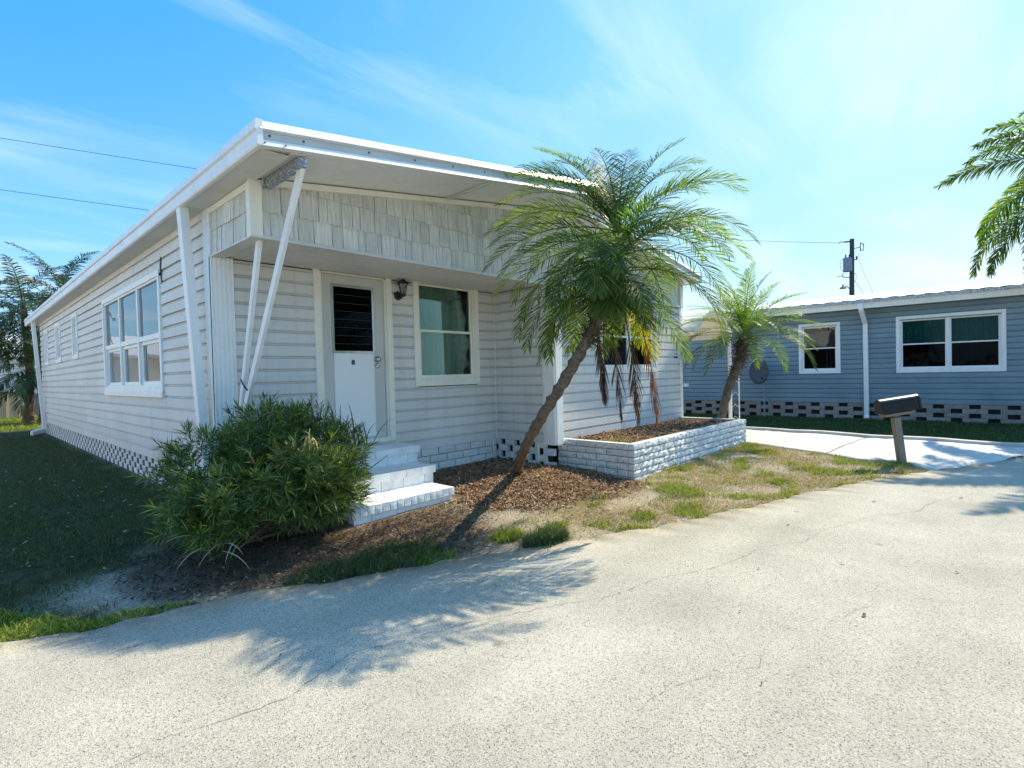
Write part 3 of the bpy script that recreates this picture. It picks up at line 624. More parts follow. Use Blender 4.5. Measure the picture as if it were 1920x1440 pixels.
# corner board of the band, top trim, bottom lip
for sx, x in ((0, XL), (1, XE)):
    m = MB(); a0, a1 = (x - .038, x + .075) if sx == 0 else (x - .075, x + .038)
    z1 = zr(max(x, 1.75)) if sx == 0 else zr(x)
    m.box(a0, a1, YS - .012, YS + .022, ZSO - .012, z1 - .01); m.build('band_corner_board', 'trim', band, bevel=.003)
MB().box(XL - .036, XL - .003, YS + .024, YS + .075, ZSO - .012, 3.13).build('band_corner_board', 'trim', band, bevel=.003)
for x0, x1 in ((XL + .08, XA), (XA, XE - .08)):
    V = [(x, y, zr(x) + c) for x in (x0, x1) for y in (YS - .012, YS + .025) for c in (-.062, -.006)]; MB().add(V, BOXF).build('band_top_trim', 'trim', band)
MB().box(XL - .03, XL - .004, YS + .08, YD - .03, 3.07, 3.13).build('band_top_trim', 'trim', band)
MB().box(XL - .03, XE, YS - .016, YS + .03, ZSO - .018, ZSO - .0).build('band_lip', 'soffit', band)
MB().box(XL - .03, XL + .1, YS + .03, YD, ZSO - .018, ZSO - .0).build('band_lip', 'soffit', band)
# struts
m = MB(); m.beam((2.06, 4.19, 3.17), (2.07, 5.80, .85), .035, .075, (1, 0, 0)); m.build('strut', 'roofwhite', home, bevel=.003)
m = MB(); m.beam((2.00, 4.985, ZSO - .005), (2.06, 5.80, .88), .04, .06, (1, 0, 0)); m.build('strut', 'roofwhite', home, bevel=.003)
m = MB(); m.tube([(1.99, 5.52, 1.37), (1.975, 5.44, 1.33), (2.0, 5.46, 1.30), (2.03, 5.47, 1.26)], .008, 5); m.build('tie_wire', 'dark', home)
# gutter downspouts on the side
def downspout(parent, pts, w, h, side, mat='white'):
    m = MB()
    for a, b in zip(pts[:-1], pts[1:]): m.beam(a, b, w, h, side)
    return m.build('downspout', mat, parent, bevel=.006)
downspout(home, [(1.70, 6.12, 3.14), (1.80, 6.10, 1.0), (1.845, 6.09, .08), (1.70, 6.05, .03)], .085, .115, (1, 0, 0))
downspout(home, [(1.70, 19.7, 3.13), (1.84, 19.62, .12), (1.55, 19.4, .06)], .085, .115, (1, 0, 0))
# windows of the side wall
bw = MB(lf(XL)); ring(bw, BW[0], BW[1], BW[2], BW[3], .075, 0, .05); bw.box(BW[0], BW[1], .0, .06, BW[2] - .06, BW[2] + .02)
win = bw.build('window', 'white', home, bevel=.004); win['label'] = 'large white picture window of six panes on the side wall'
a0, a1, c0, c1 = BW[0] + .075, BW[1] - .075, BW[2] + .075, BW[3] - .075; st = (a1 - a0) / 3; zm = c0 + (c1 - c0) * .475
fm = MB(lf(XL)); ring(fm, a0, a1, c0, c1, .03, -.06, .03); fm.box(a0, a1, -.06, .028, zm - .035, zm + .035)
for k in (1, 2): fm.box(a0 + k * st - .035, a0 + k * st + .035, -.06, .034, c0, c1)
fm.build('frame', 'white', win, bevel=.003)
for k in range(3):
    p0, p1 = a0 + k * st + .035, a0 + (k + 1) * st - .035
    MB(lf(XL)).box(p0 - .01, p1 + .01, .0, .005, zm + .03, c1 - .025).build('pane', 'glassmirror', win)
    lo = MB(lf(XL)); ring(lo, p0, p1, c0 + .03, zm - .035, .05, -.035, .0); lo.build('sash', 'white', win, bevel=.002)
    MB(lf(XL)).box(p0 + .045, p1 - .045, -.02, -.015, c0 + .075, zm - .08).build('pane', 'glass', win)
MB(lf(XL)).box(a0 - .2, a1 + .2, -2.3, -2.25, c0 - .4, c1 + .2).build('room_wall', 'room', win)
cv = MB(lf(XL)); cv.box(a0, a1, -.13, -.125, zm, c1); cv.build('blind', 'curtain', win)
for i, (a, b) in enumerate(SW):
    w = window(home, lf(XL), a, b, 1.9, 2.86, .08, 1, .5, 'white', 'glass', 'blind', room=True)
m = MB(); m.tube([(XL - .03, 7.7, 2.93), (XL - .035, 7.72, 2.8), (XL - .03, 7.69, 2.62)], .01, 5); m.tube([(XL - .03, 7.69, 2.75), (XL - .05, 7.72, 2.7)], .014, 5); m.build('wall_hook', 'dark', home)
# front windows
window(home, fr(YD), WN[0], WN[1], WN[2], WN[3], .085, 1, .5, 'trim', 'glassgreen', 'greencurtain', cur=(0, .86), label='cream framed window with green tinted panes beside the door')
window(home, fr(YB), BYW[0], BYW[1], BYW[2], BYW[3], .08, 2, .5, 'trim', 'glassblue', 'curtain', label='window of the bay behind the palm fronds')
# door
dm = MB(fr(YD)); ring(dm, DR[0], DR[1], DR[2], DR[3] , .085, -.02, .04); door_casing = dm.build('door_casing', 'trim', home, bevel=.004)
dm = MB(fr(YD)); x0, x1, z0, z1 = DR[0] + .085, DR[1] - .085, DR[2] + .03, DR[3] - .085
dm.box(x0, x0 + .022, -.05, .018, z0, z1); dm.box(x1 - .022, x1, -.05, .018, z0, z1); dm.box(x0, x1, -.05, .018, z1 - .022, z1); dm.build('door_stop', 'trim', door_casing, bevel=.002)
MB(fr(YD)).box(x0 - .06, x1 + .06, -.02, .07, DR[2] - .0, DR[2] + .035).build('threshold', 'chrome', home)
x0 += .026; x1 -= .026; gx0, gx1, gz0, gz1 = 3.235, 3.785, 1.685, 2.49
door = MB(fr(YD)); door.box(x0, gx0, -.045, -.008, z0 + .01, z1 - .026); door.box(gx1, x1, -.045, -.008, z0 + .01, z1 - .026); door.box(gx0, gx1, -.045, -.008, gz1, z1 - .026); door.box(gx0, gx1, -.045, -.008, z0 + .01, gz0)
door = door.build('door', 'door', home, bevel=.002)
m = MB(fr(YD)); ring(m, gx0 - .02, gx1 + .02, gz0 - .02, gz1 + .02, .03, -.03, .006); m.build('louvre_frame', 'chrome', door, bevel=.003)
m = MB(fr(YD)); ring(m, gx0 - .005, gx1 + .005, .60, gz0 - .02, .012, -.012, .004); m.box(gx0, gx1, -.012, -.003, .61, gz0 - .03); m.build('door_panel', 'doorwhite', door, bevel=.002)
for k in range(8):
    zb = gz0 + (gz1 - gz0) * k / 8; h = (gz1 - gz0) / 8
    f_ = fr(YD); MB(f_).add([(gx0 + .012, -.012, zb - .004), (gx1 - .012, -.012, zb - .004), (gx1 - .012, -.026, zb + h + .004), (gx0 + .012, -.026, zb + h + .004), (gx0 + .012, -.017, zb - .004), (gx1 - .012, -.017, zb - .004), (gx1 - .012, -.031, zb + h + .004), (gx0 + .012, -.031, zb + h + .004)], [(0, 1, 2, 3), (7, 6, 5, 4), (0, 4, 5, 1), (3, 2, 6, 7)]).build('louvre_pane', 'glassdark', door)
    if k: MB(f_).box(gx0 + .012, gx1 - .012, -.014, -.0085, zb - .006, zb - .002).build('louvre_edge', 'polewood', door)
MB(fr(YD)).box(gx0, gx1, -.12, -.115, gz0, gz1).build('inner_screen', 'void', door)
kn = MB(); kn.lathe((0, 0, 0), [(.036, 0), (.036, .008), (.016, .012), (.016, .03), (.030, .042), (.034, .055), (.026, .07), (.001, .074)], 16)
kn = mk('knob', kn.V, kn.F, 'chrome', True)
place(kn, 'knob', door, (3.83, YD + .008, 1.59), (math.pi / 2, 0, 0)); 
db = MB(); db.lathe((0, 0, 0), [(.032, 0), (.032, .012), (.022, .016), (.001, .018)], 16); place(mk('deadbolt', db.V, db.F, 'chrome', True), 'deadbolt', door, (3.835, YD + .008, 1.505), (math.pi / 2, 0, 0))
def text(body, name, size, loc, rot, mat, parent, depth=.003, align='CENTER'):
    c = bpy.data.curves.new(name, 'FONT'); c.body = body; c.size = size; c.extrude = depth; c.align_x = align; c.align_y = 'CENTER'; c.offset = size * .02
    tmp = bpy.data.objects.new('tmp', c); COL.objects.link(tmp); bpy.context.view_layer.update()
    me = bpy.data.meshes.new_from_object(tmp.evaluated_get(bpy.context.evaluated_depsgraph_get())); me.name = name; bpy.data.objects.remove(tmp)
    me.materials.clear(); me.materials.append(MT[mat]); o = bpy.data.objects.new(name, me); o.location = loc; o.rotation_euler = rot; return link(o, parent)
n8 = text('8', 'house_number', .085, (3.487, YD - .003, 1.548), (R(90), 0, 0), 'dark', door, .006); n8['label'] = 'black number eight on the white door panel'
n10 = text('10', 'house_number', .15, (10.2, YB - .022, 1.63), (R(90), 0, 0), 'dark', home, .006); n10['label'] = 'dark house number on the bay wall siding'
st_ = MB(fr(YD)).box(4.078, 4.125, .0185, .022, 1.685, 1.735).build('security_sticker', 'blue', home); MB(fr(YD)).box(4.092, 4.108, .0222, .0235, 1.7, 1.72).build('sticker_mark', 'white', st_)
# skirting of the home
sk = part_empty('skirting', home, (XL, YD, 0))
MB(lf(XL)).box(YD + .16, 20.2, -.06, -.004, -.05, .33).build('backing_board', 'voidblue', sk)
BK = brick_meshes('brick', .195, .07, .080, 'brickw', 5, .005, 3, 2, 3)
for r_ in range(4):
    k = 0; y = YD + .2 + (.168 if r_ % 2 else 0)
    while y < 20.1:
        place(BK[(k + r_) % 5], 'brick', sk, (XL + .064, y + .1, .002 + r_ * .0825), (0, 0, -math.pi / 2 + random.uniform(-.008, .008))); y += .335; k += 1
BL = brick_meshes('brick', .292, .07, .096, 'brickw', 5, .004, 3, 2, 5)
MB().box(3.98, 5.99, YD + .02, YD + .04, -.1, ZS).build('mortar_bed', 'mortar', sk)
for r_ in range(4):
    x = 4.02 - (.155 if r_ % 2 else 0); k = 0
    while x < 5.98:
        a, b = max(x, 3.95), min(x + .305, 5.98)
        if b - a > .05: place(BL[(k + r_) % 5], 'brick', sk, (.5 * (a + b), YD + .045, -.09 + r_ * .1075), (0, 0, 0), ((b - a) / .305, 1, 1))
        x += .31; k += 1
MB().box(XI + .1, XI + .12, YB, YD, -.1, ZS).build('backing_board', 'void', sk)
for r_ in range(4):
    y = 4.80 + (.16 if r_ % 2 else 0); k = 0
    while y < YD - .03:
        place(BK[(k + r_) % 5], 'brick', sk, (XI + .05, y + .1, -.06 + r_ * .1), (0, 0, -math.pi / 2), (1, 1, 1.22)); y += .31; k += 1
m = MB(); m.tube([(XI - .03, 5.08, .30), (XI - .03, 5.08, .06), (XI - .05, 5.07, .0)], .018, 7); m.build('drain_pipe', 'trim', home)

# wall lantern beside the door
lt = empty('wall_lantern', (4.2, YD, 2.45), 'small black wall lantern between the door and the front window', 'lantern')
LX, LZ = 4.165, 2.50
bp_ = MB(); bp_.lathe((0, 0, 0), [(.062, 0), (.062, .012), (.045, .024), (.001, .028)], 16); place(mk('back_plate', bp_.V, bp_.F, 'dark', True), 'back_plate', lt, (LX, YD - .016, LZ - .06), (math.pi / 2, 0, 0))
MB().tube([(LX, YD - .03, LZ - .07), (LX + .01, YD - .10, LZ - .10), (LX + .012, YD - .13, LZ - .05)], .011, 7).build('arm', 'dark', lt, smooth=True)
cg = MB(); cxl, cyl = LX + .012, YD - .135
for k in range(6):
    a = k * math.pi / 3; cg.tube([(cxl + .036 * math.cos(a), cyl + .036 * math.sin(a), LZ - .05), (cxl + .062 * math.cos(a), cyl + .062 * math.sin(a), LZ + .085)], .005, 5)
cg.lathe((cxl, cyl, LZ - .055), [(.02, -.03), (.04, 0), (.04, .008), (.02, .009)], 12); cg.build('cage', 'dark', lt)
MB().lathe((cxl, cyl, LZ + .085), [(.085, 0), (.08, .012), (.03, .05), (.012, .058), (.012, .075), (.001, .078)], 12).build('roof_cap', 'dark', lt)
MB().lathe((cxl, cyl, LZ - .045), [(.032, 0), (.055, .125)], 12).build('glass_shade', 'glass', lt)

# ------------------------------------------------------------------ front steps
steps = empty('front_steps', (3.4, 5.1, -.1), 'three white painted brick steps leading up to the front door', 'steps')
SB = brick_meshes('brick', 1.0, 1.0, 1.0, 'brickstep', 6, .008, 2, 2, 9)
ST = [(2.63, 3.93, 4.60, .082, -.14), (2.72, 4.0, 5.02, .285, .09), (2.78, 4.08, 5.43, .482, .29)]
for i, (x0, x1, y0, zt, zb) in enumerate(ST):
    stp = part_empty('step', steps, (3.3, y0, zt))
    MB().box(x0 + .05, x1 - .03, y0 + .07, YD - .0 if i == 2 else ST[i + 1][2] + .05, zb - .05, zt - .095).build('core', 'mortar', stp)
    # riser bricks
    x = x0 + .03; k = 0
    hr = zt - .088 - zb + .02
    while x < x1 - .03:
        L = .3 if k else .2; b = min(x + L, x1 - .02)
        place(SB[(k + i) % 6], 'brick', stp, (.5 * (x + b), y0 + .13, zb - .02), (0, 0, 0), ((b - x) - .006, .10, hr)); x += L; k += 1
    for y in np.arange(y0 + .17, (YD if i == 2 else ST[i + 1][2]) + .0, .22):
        place(SB[k % 6], 'brick', stp, (x1 - .10, y + .1, zb - .02), (0, 0, math.pi / 2), (.214, .07, hr)); k += 1
    # tread bricks
    depth = (YD - .02 if i == 2 else ST[i + 1][2] + .06) - y0
    nb = 15 if i == 0 else (6 if i == 1 else 4); w = (x1 - x0) / nb
    for k in range(nb):
        place(SB[(k * 2 + i) % 6], 'brick', stp, (x0 + w * (k + .5), y0 + depth, zt - .086 + random.uniform(-.002, .002)), (0, 0, random.uniform(-.004, .004)), (w - (.010 if i == 0 else .004), depth / 1.0, .086))

# ------------------------------------------------------------------ planter box
pl = empty('brick_planter', (8.3, 4.2, -.16), 'long white painted split-face brick planter under the bay window', 'planter')
PX0, PX1, PY0, PZ1 = 6.2, 10.38, 3.60, .385
RB = brick_meshes('brick', .328, .09, .079, 'brickw', 9, .013, 7, 3, 21)
m = MB(); m.box(PX0 + .045, PX0 + .12, PY0 + .06, YB - .04, -.2, PZ1 - .012); m.box(PX0 + .045, PX1 - .045, PY0 + .045, PY0 + .12, -.2, PZ1 - .012); m.box(PX1 - .12, PX1 - .03, PY0 + .06, YB - .04, -.2, PZ1 - .012); m.build('core', 'mortar', pl)
for r_ in range(6):
    z = PZ1 - .09 * (r_ + 1); k = 0; x = PX0 + .0 - (.17 if r_ % 2 else 0)
    while x < PX1 - .01:
        a, b = max(x, PX0), min(x + .338, PX1)
        if b - a > .05: place(RB[(k * 5 + r_ * 3) % 9], 'brick', pl, (.5 * (a + b), PY0 + .085, z), (0, 0, random.uniform(-.01, .01)), ((b - a) / .34, 1, 1))
        x += .342; k += 1
    for side, xx, rz in ((0, PX0 + .085, -math.pi / 2), (1, PX1 - .085, math.pi / 2)):
        y = PY0 + .09 - (.17 if r_ % 2 == 0 else 0); k = 0
        while y < YB - .06:
            a, b = max(y, PY0 + .09), min(y + .338, YB - .05)
            if b - a > .05: place(RB[(k * 4 + r_ * 2 + 1) % 9], 'brick', pl, (xx, .5 * (a + b), z), (0, 0, rz + random.uniform(-.008, .008)), ((b - a) / .34, .95, 1))
            y += .342; k += 1
nxp, nyp = 70, 24; xs_ = np.linspace(PX0 + .1, PX1 - .1, nxp); ys_ = np.linspace(PY0 + .1, YB - .02, nyp); Xp, Yp = np.meshgrid(xs_, ys_)
def soilz(x, y): return .315 + .02 * fnoise(x, y, 6, 2) + .012 * fnoise(x, y, 17, 8) - .05 * np.exp(-((x - 6.4) ** 2 + (y - 4.6) ** 2) / .08)
Vp = np.stack([Xp, Yp, soilz(Xp, Yp)], -1).reshape(-1, 3); I = (np.arange(nyp - 1)[:, None] * nxp + np.arange(nxp - 1)[None, :]).ravel()
bulk('soil', Vp, np.stack([I, I + 1, I + nxp + 1, I + nxp], 1), 'soil', pl, True)
# ------------------------------------------------------------------ the blue-grey house on the right
KS = 17.0 / 15.4
def hz(z): return 1.36 + (z - 1.36) * KS
XR = 17.0
blue = empty('blue_house', (XR, 5, -.13), 'blue-grey sided neighbouring house with white ribbed metal roof', 'house')
bwall = part_empty('side_wall', blue, (XR, 4, 0))
RW = [(a * KS, b * KS, hz(c), hz(d)) for a, b, c, d in ((3.0, 3.95, 1.155, 2.45), (-.05, 1.857, 1.14, 2.465))]
Y0R, Y1R, ZB = -1.45, 14.5, hz(.42)
siding(bwall, lf(XR), Y0R, Y1R, ZB, hz(2.76), .1342, 'siding_blue', [(a + .05, b - .05, c + .05, d - .05) for a, b, c, d in RW])
m = MB(); m.box(XR + .02, 23, Y0R, Y0R + .04, -.2, hz(2.75)); m.box(22.96, 23, Y0R, Y1R, -.2, 2.9); m.box(XR + .02, 23, Y1R - .04, Y1R, -.2, hz(2.75)); m.build('hidden_wall', 'siding_blue', blue)
window(blue, lf(XR), *RW[0], .075, 1, .5, 'white', 'glassblue', 'blind', cur=(0, 1), label='single white window of the blue house', lower='glassdark')
window(blue, lf(XR), *RW[1], .08, 2, .5, 'white', 'glassteal', 'tealcurtain', label='double white window of the blue house', lower='glassdark')
bsk = part_empty('skirting', blue, (XR, 4, -.1))
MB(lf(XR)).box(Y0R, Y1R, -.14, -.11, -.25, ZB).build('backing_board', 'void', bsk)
BB = brick_meshes('block', .47, .08, .112, 'brickgrey', 5, .004, 3, 2, 31)
for r_ in range(5):
    y = Y0R + (.345 if r_ % 2 else 0); k = 0
    while y < 10.5:
        place(BB[(k + r_) % 5], 'block', bsk, (XR + .07, y + .235, ZB - .115 * (r_ + 1)), (0, 0, -math.pi / 2)); y += .69; k += 1
MB(lf(XR)).box(Y0R, Y1R, .0, .012, ZB - .016, ZB + .006).build('starter_strip', 'siding_blue', blue)
broof = part_empty('roof', blue, (19, 4, 3.2))
Ya, Yb = -1.9, 14.9; XE2 = 16.56
MB().box(XE2 + .03, XR + .02, Ya, Yb, hz(2.735), hz(2.748)).build('eave_soffit', 'soffit', broof)
MB().box(XE2, XE2 + .03, Ya, Yb, hz(2.70), hz(2.845)).build('fascia_board', 'trim', broof)
MB().box(XE2 - .05, XE2, Ya, Yb, hz(2.835), hz(2.90)).build('gutter_edge', 'galv', broof)
V = []; F = []; N = 190
for i in range(N + 1):
    y = Ya + (Yb - Ya) * i / N; dz = .014 if (i % 4) in (0, 1) else 0
    V += [(XE2 - .06, y, hz(2.905) + dz), (21.0, y, 3.70 + dz), (25.4, y, 3.06 + dz)]
for i in range(N): F += [(3 * i, 3 * i + 3, 3 * i + 4, 3 * i + 1), (3 * i + 1, 3 * i + 4, 3 * i + 5, 3 * i + 2)]
MB().add(V, F).build('roof_sheet', 'roofmetal', broof)
yq = 2.46 * KS
downspout(blue, [(XE2 - .01, yq + .04, hz(2.83)), (XE2, yq + .03, hz(2.66)), (XR - .07, yq, hz(2.35)), (XR - .07, yq - .01, -.02), (XR - .13, yq - .02, -.10)], .08, .11, (1, 0, 0))
MB(lf(XR)).box(7.0 * KS, 7.16 * KS, .0, .04, hz(.82), hz(.92)).build('outlet_box', 'white', blue)

# satellite dish
sd = empty('satellite_dish', (16.56, 5.2, -.13), 'dark satellite dish on a thin pole before the blue house', 'satellite dish')
MB().tube([(16.56, 5.2, -.2), (16.56, 5.205, 1.08)], .024, 8).build('pole', 'steelgrey', sd)
dv = []; df = []; nr, ns = 5, 28
for j in range(nr + 1):
    for i in range(ns):
        a = 2 * math.pi * i / ns; r = j / nr; dv.append(((.365) * r * math.cos(a), .30 * r * math.sin(a), .06 * r * r))
for j in range(nr):
    for i in range(ns): df.append((j * ns + i, j * ns + (i + 1) % ns, (j + 1) * ns + (i + 1) % ns, (j + 1) * ns + i))
kd = len(dv); dv += [(x, y, z - .012) for x, y, z in dv]; df += [tuple(q + kd for q in f[::-1]) for f in df]
df += [(nr * ns + i, nr * ns + (i + 1) % ns, kd + nr * ns + (i + 1) % ns, kd + nr * ns + i) for i in range(ns)]
dd = place(mk('dish', dv, df, 'dish', True), 'dish', sd, (16.48, 5.29, 1.222), (R(-20), R(-86), R(8)))
MB().tube([(16.54, 5.205, 1.05), (16.51, 5.24, 1.18)], .03, 8).build('bracket', 'dish', sd)
MB().tube([(16.48, 5.08, 1.0), (16.28, 5.1, .98), (16.14, 5.17, 1.07)], .012, 6).build('feed_arm', 'dish', sd)

# carport between the two houses
cp = empty('carport', (11.5, 5, 0), 'white barrel-arched carport over the driveway between the houses', 'carport')
CX0, CX1, CY0, CY1, CZ, CR_ = XE + .05, 12.45, 4.62, 12.5, 2.12, .46
def arch(t): return CX0 + (CX1 - CX0) * t, CZ + CR_ * math.sin(math.pi * t) ** .85
V = []; F = []; N = 26
for i in range(N + 1):
    x, z = arch(i / N); dz = .018 if i % 2 else 0
    V += [(x, CY0, z + dz), (x, CY1, z + dz), (x, CY0, z + dz + .02), (x, CY1, z + dz + .02)]
for i in range(N):
    k = 4 * i; F += [(k, k + 1, k + 5, k + 4), (k + 2, k + 6, k + 7, k + 3), (k, k + 4, k + 6, k + 2)]
MB().add(V, F).build('vault_roof', 'trim', cp)
m = MB()
for i in range(N):
    (x0, z0), (x1, z1) = arch(i / N), arch((i + 1) / N); m.beam((x0, CY0 - .01, z0 + .0), (x1, CY0 - .01, z1 + .0), .03, .09, (0, 1, 0))
m.build('arch_edge', 'white', cp)
for yy in (6.2, 8.2, 10.4):
    m = MB()
    for i in range(N):
        (x0, z0), (x1, z1) = arch(i / N), arch((i + 1) / N); m.beam((x0, yy, z0 - .03), (x1, yy, z1 - .03), .02, .03, (0, 1, 0))
    m.build('hoop', 'trim', cp)
MB().box(CX1 - .05, CX1 + .03, CY0, CY1, CZ - .07, CZ + .03).build('side_beam', 'white', cp)
for yy in (4.66, 8.4, 12.3):
    pm = MB(); pm.box(CX1 - .04, CX1 + .03, yy - .03, yy + .03, -.1, CZ - .06); pm.box(CX1 + .02, CX1 + .04, yy - .20, yy - .18, -.1, CZ - .06)
    for k in range(7): pm.tube([(CX1 + .02, yy - .03, .15 + k * .28), (CX1 + .03, yy - .10, .24 + k * .28), (CX1 + .03, yy - .18, .16 + k * .28)], .006, 5)
    pm.build('post', 'white', cp)

# mailbox
mb = empty('mailbox', (9.86, 1.13, -.16), 'black rural mailbox tilted on a leaning wooden post', 'mailbox')
B0 = Vector((9.86, 1.13, -.2)); T0 = Vector((9.80, 1.2, .545))
pm = MB(); pm.beam(B0, T0, .10, .085, (.68, -.73, 0)); pm.build('post', 'wood', mb, bevel=.004)
dl = Vector((.67, -.735, .13)).normalized(); up_ = Vector((-.09, .1, .99)); sd_ = dl.cross(up_).normalized(); up_ = sd_.cross(dl).normalized()
c0 = Vector((9.635, 1.385, .60))
def frame(p, a, b, c): return p + dl * a + sd_ * b + up_ * c
m = MB(lambda a, b, c: tuple(frame(c0, a, b, c))); m.box(.05, .47, -.07, .07, -.055, -.012); m.build('bracket', 'wood', mb, bevel=.004)
prof = [(-.095, 0), (-.095, .125)] + [(-.095 * math.cos(math.pi * k / 10), .125 + .095 * math.sin(math.pi * k / 10)) for k in range(1, 10)] + [(.095, .125), (.095, 0)]
m = MB(lambda a, b, c: tuple(frame(c0, a, b, c))); m.prism(prof, .0, .55); m.build('box', 'mailblack', mb, smooth=False, bevel=.003)
m = MB(lambda a, b, c: tuple(frame(c0, a, b, c))); m.prism([(b * 1.05, c * 1.03 - .003) for b, c in prof], .552, .585); dr_ = m.build('door', 'mailblack', mb, bevel=.004)
m = MB(lambda a, b, c: tuple(frame(c0, a, b, c))); m.box(.585, .60, -.02, .02, .19, .215); m.build('handle', 'chrome', dr_)
m = MB(lambda a, b, c: tuple(frame(c0, a, b, c))); m.box(.34, .37, -.106, -.098, .07, .17); m.box(.34, .43, -.106, -.098, .15, .17); m.build('flag', 'mailblack', mb)

# utility pole and wires
up = empty('utility_pole', (40.0, 7.14, 0), 'dark utility pole with a grey transformer behind the blue house', 'utility pole')
PXx, PYy = 40.0, 7.14; TT = Vector((.68, -.73, 0))
def pp(a, z, o=0.): q = Vector((PXx, PYy, z)) + TT * a - Vector((.73, .68, 0)) * o; return tuple(q)
MB().tube([pp(-.05, -.3), pp(.0, 5), pp(.07, 9.45)], [.17, .15, .125], 10).build('pole', 'polewood', up)
tr_ = MB(); tr_.lathe(pp(-.30, 7.35, .1), [(.23, 0), (.25, .03), (.25, .82), (.23, .88), (.05, .92)], 14); tr_.build('transformer', 'steelgrey', up)
for a in (-.42, -.18): MB().lathe(pp(a, 8.25, .1), [(.03, 0), (.045, .05), (.03, .1), (.045, .14), (.02, .2)], 8).build('bushing', 'polewood', up)
MB().beam(pp(-.42, 9.27), pp(.0, 9.30), .07, .08).build('crossarm', 'polewood', up)
MB().tube([pp(-.42, 9.27), pp(-.68, 9.28), pp(-.78, 9.2)], .03, 6).build('insulator', 'steelgrey', up)
m = MB(); m.tube([pp(.08, 8.82), pp(.58, 8.92)], .022, 6); m.tube([pp(.60, 8.95), pp(.62, 9.2), pp(.82, 9.1), pp(.78, 8.72), pp(.62, 8.7), pp(.6, 8.9)], .035, 6); m.build('fuse_cutout', 'polewood', up)
MB().tube([pp(.05, 8.12), pp(.32, 8.12), pp(.36, 8.12), pp(.36, 8.34)], [.03, .03, .045, .05], 6).build('insulator', 'polewood', up)
m = MB(); m.tube([pp(-.05, 6.2), pp(-.3, 6.42), pp(-.5, 6.45)], .028, 6); m.lathe(pp(-.55, 6.28), [(.2, 0), (.17, .09), (.06, .13), (.05, .26)], 10); m.build('lamp', 'steelgrey', up)
m = MB(); m.tube([pp(-.5, 7.3), pp(-.6, 7.1), pp(-.95, 7.05)], .02, 5); m.tube([pp(-.55, 8.2), pp(-.72, 8.0), pp(-.7, 7.6), pp(-.5, 7.35)], .014, 5); m.tube([pp(.1, 7.4), pp(.35, 7.1), pp(.3, 6.8), pp(.1, 6.7)], .012, 5); m.tube([pp(.6, 8.7), pp(.45, 8.3), pp(.75, 7.4), pp(1.25, 6.3), pp(2.4, 3.6)], .009, 5); m.tube([pp(-.05, 7.0), pp(-.5, 7.02), pp(-.62, 7.12)], .03, 5); m.tube([pp(.1, 6.9), pp(.4, 6.5), pp(.8, 5.9)], .012, 5); m.build('drop_wires', 'cable', up)
def wire(name, pts, r, label):
    m = MB(); P = []
    for k in range(25):
        t = k / 24; a, b = Vector(pts[0]), Vector(pts[1]); q = a.lerp(b, t); q.z -= pts[2] * 4 * t * (1 - t); P.append(tuple(q))
    m.tube(P, r, 5); return tag(m.build(name, 'cable'), label, 'power line')
wire('power_line', ((-.71, 60.01, 21.35), (19.81, 37.85, 15.82), .05), .02, 'upper of two thin power lines in the sky left of the roof')
wire('power_line', ((-.9, 60.0, 17.3), (19.7, 37.86, 12.38), .05), .02, 'lower of two thin power lines in the sky left of the roof')
wire('power_line', ((26.14, 22.12, 11.0), (39.45, 7.7, 9.22), .25), .012, 'faint power line running to the utility pole')

# ------------------------------------------------------------------ next home on the left, unseen: added to bounce light onto the side wall and mirror in it
nb_ = empty('unseen_neighbour_home', (-6, 14, 0), 'unseen pale home added for bounce light and window reflection', 'house')
MB().box(-10.5, -5.6, 6.5, 40, -.1, 2.9).build('wall', 'farwhite', nb_)
V = [(-11, 6, 2.9), (-5.2, 6, 2.9), (-5.2, 40.4, 2.9), (-11, 40.4, 2.9), (-8.1, 6, 3.6), (-8.1, 40.4, 3.6)]
MB().add(V, [(0, 1, 2, 3), (1, 4, 5, 2), (0, 3, 5, 4), (0, 4, 1), (2, 5, 3)]).build('roof', 'roofmetal', nb_)
tag(MB().box(-5.5, -2.9, 5.6, 40, -.2, .03).build('unseen_bounce_drive', 'concrete'), kind='structure')  # unseen concrete strip added to bounce sunlight up at the side wall

# ------------------------------------------------------------------ far left background
fh = empty('white_house', (-2, 38, 0), 'sunlit white house wall glimpsed behind the palms at far left', 'house')
MB().box(-9, 9, 38, 38.2, 0, 2.9).build('wall', 'farwhite', fh)
V = [(-9.5, 37.5, 2.9), (9.5, 37.5, 2.9), (9.5, 44, 4.4), (-9.5, 44, 4.4), (-9.5, 37.5, 3.05), (9.5, 37.5, 3.05), (9.5, 44, 4.55), (-9.5, 44, 4.55)]
MB().add(V, [(0, 1, 2, 3), (4, 7, 6, 5), (0, 4, 5, 1), (1, 5, 6, 2), (2, 6, 7, 3), (3, 7, 4, 0)]).build('roof', 'roofmetal', fh)
MB().box(-1, 9, 37.9, 38.0, 0, .35).build('base', 'brickgrey', fh)
sh = empty('storage_shed', (1.5, 31, 0), 'low beige slatted storage box at the far left edge', 'storage box')
for k in range(7): MB(fr(31.0)).prism([(0, .05 + k * .148), (.03, .05 + k * .148), (.02, .19 + k * .148), (0, .19 + k * .148)], -.4, 2.15).build('slat', 'beige', sh)
for x in (-.4, 1.7, 2.1): MB().box(x, x + .09, 30.93, 30.985, 0, 1.1).build('corner_post', 'beige', sh)
MB().box(-.45, 2.25, 30.92, 32.2, 1.09, 1.13).build('lid', 'greywood', sh)
MB().box(-.4, 2.18, 31.01, 32.1, .03, 1.08).build('body', 'beige', sh)
gt = empty('wooden_gate', (2.65, 31.8, 0), 'short grey wooden gate between the storage box and the home', 'gate')
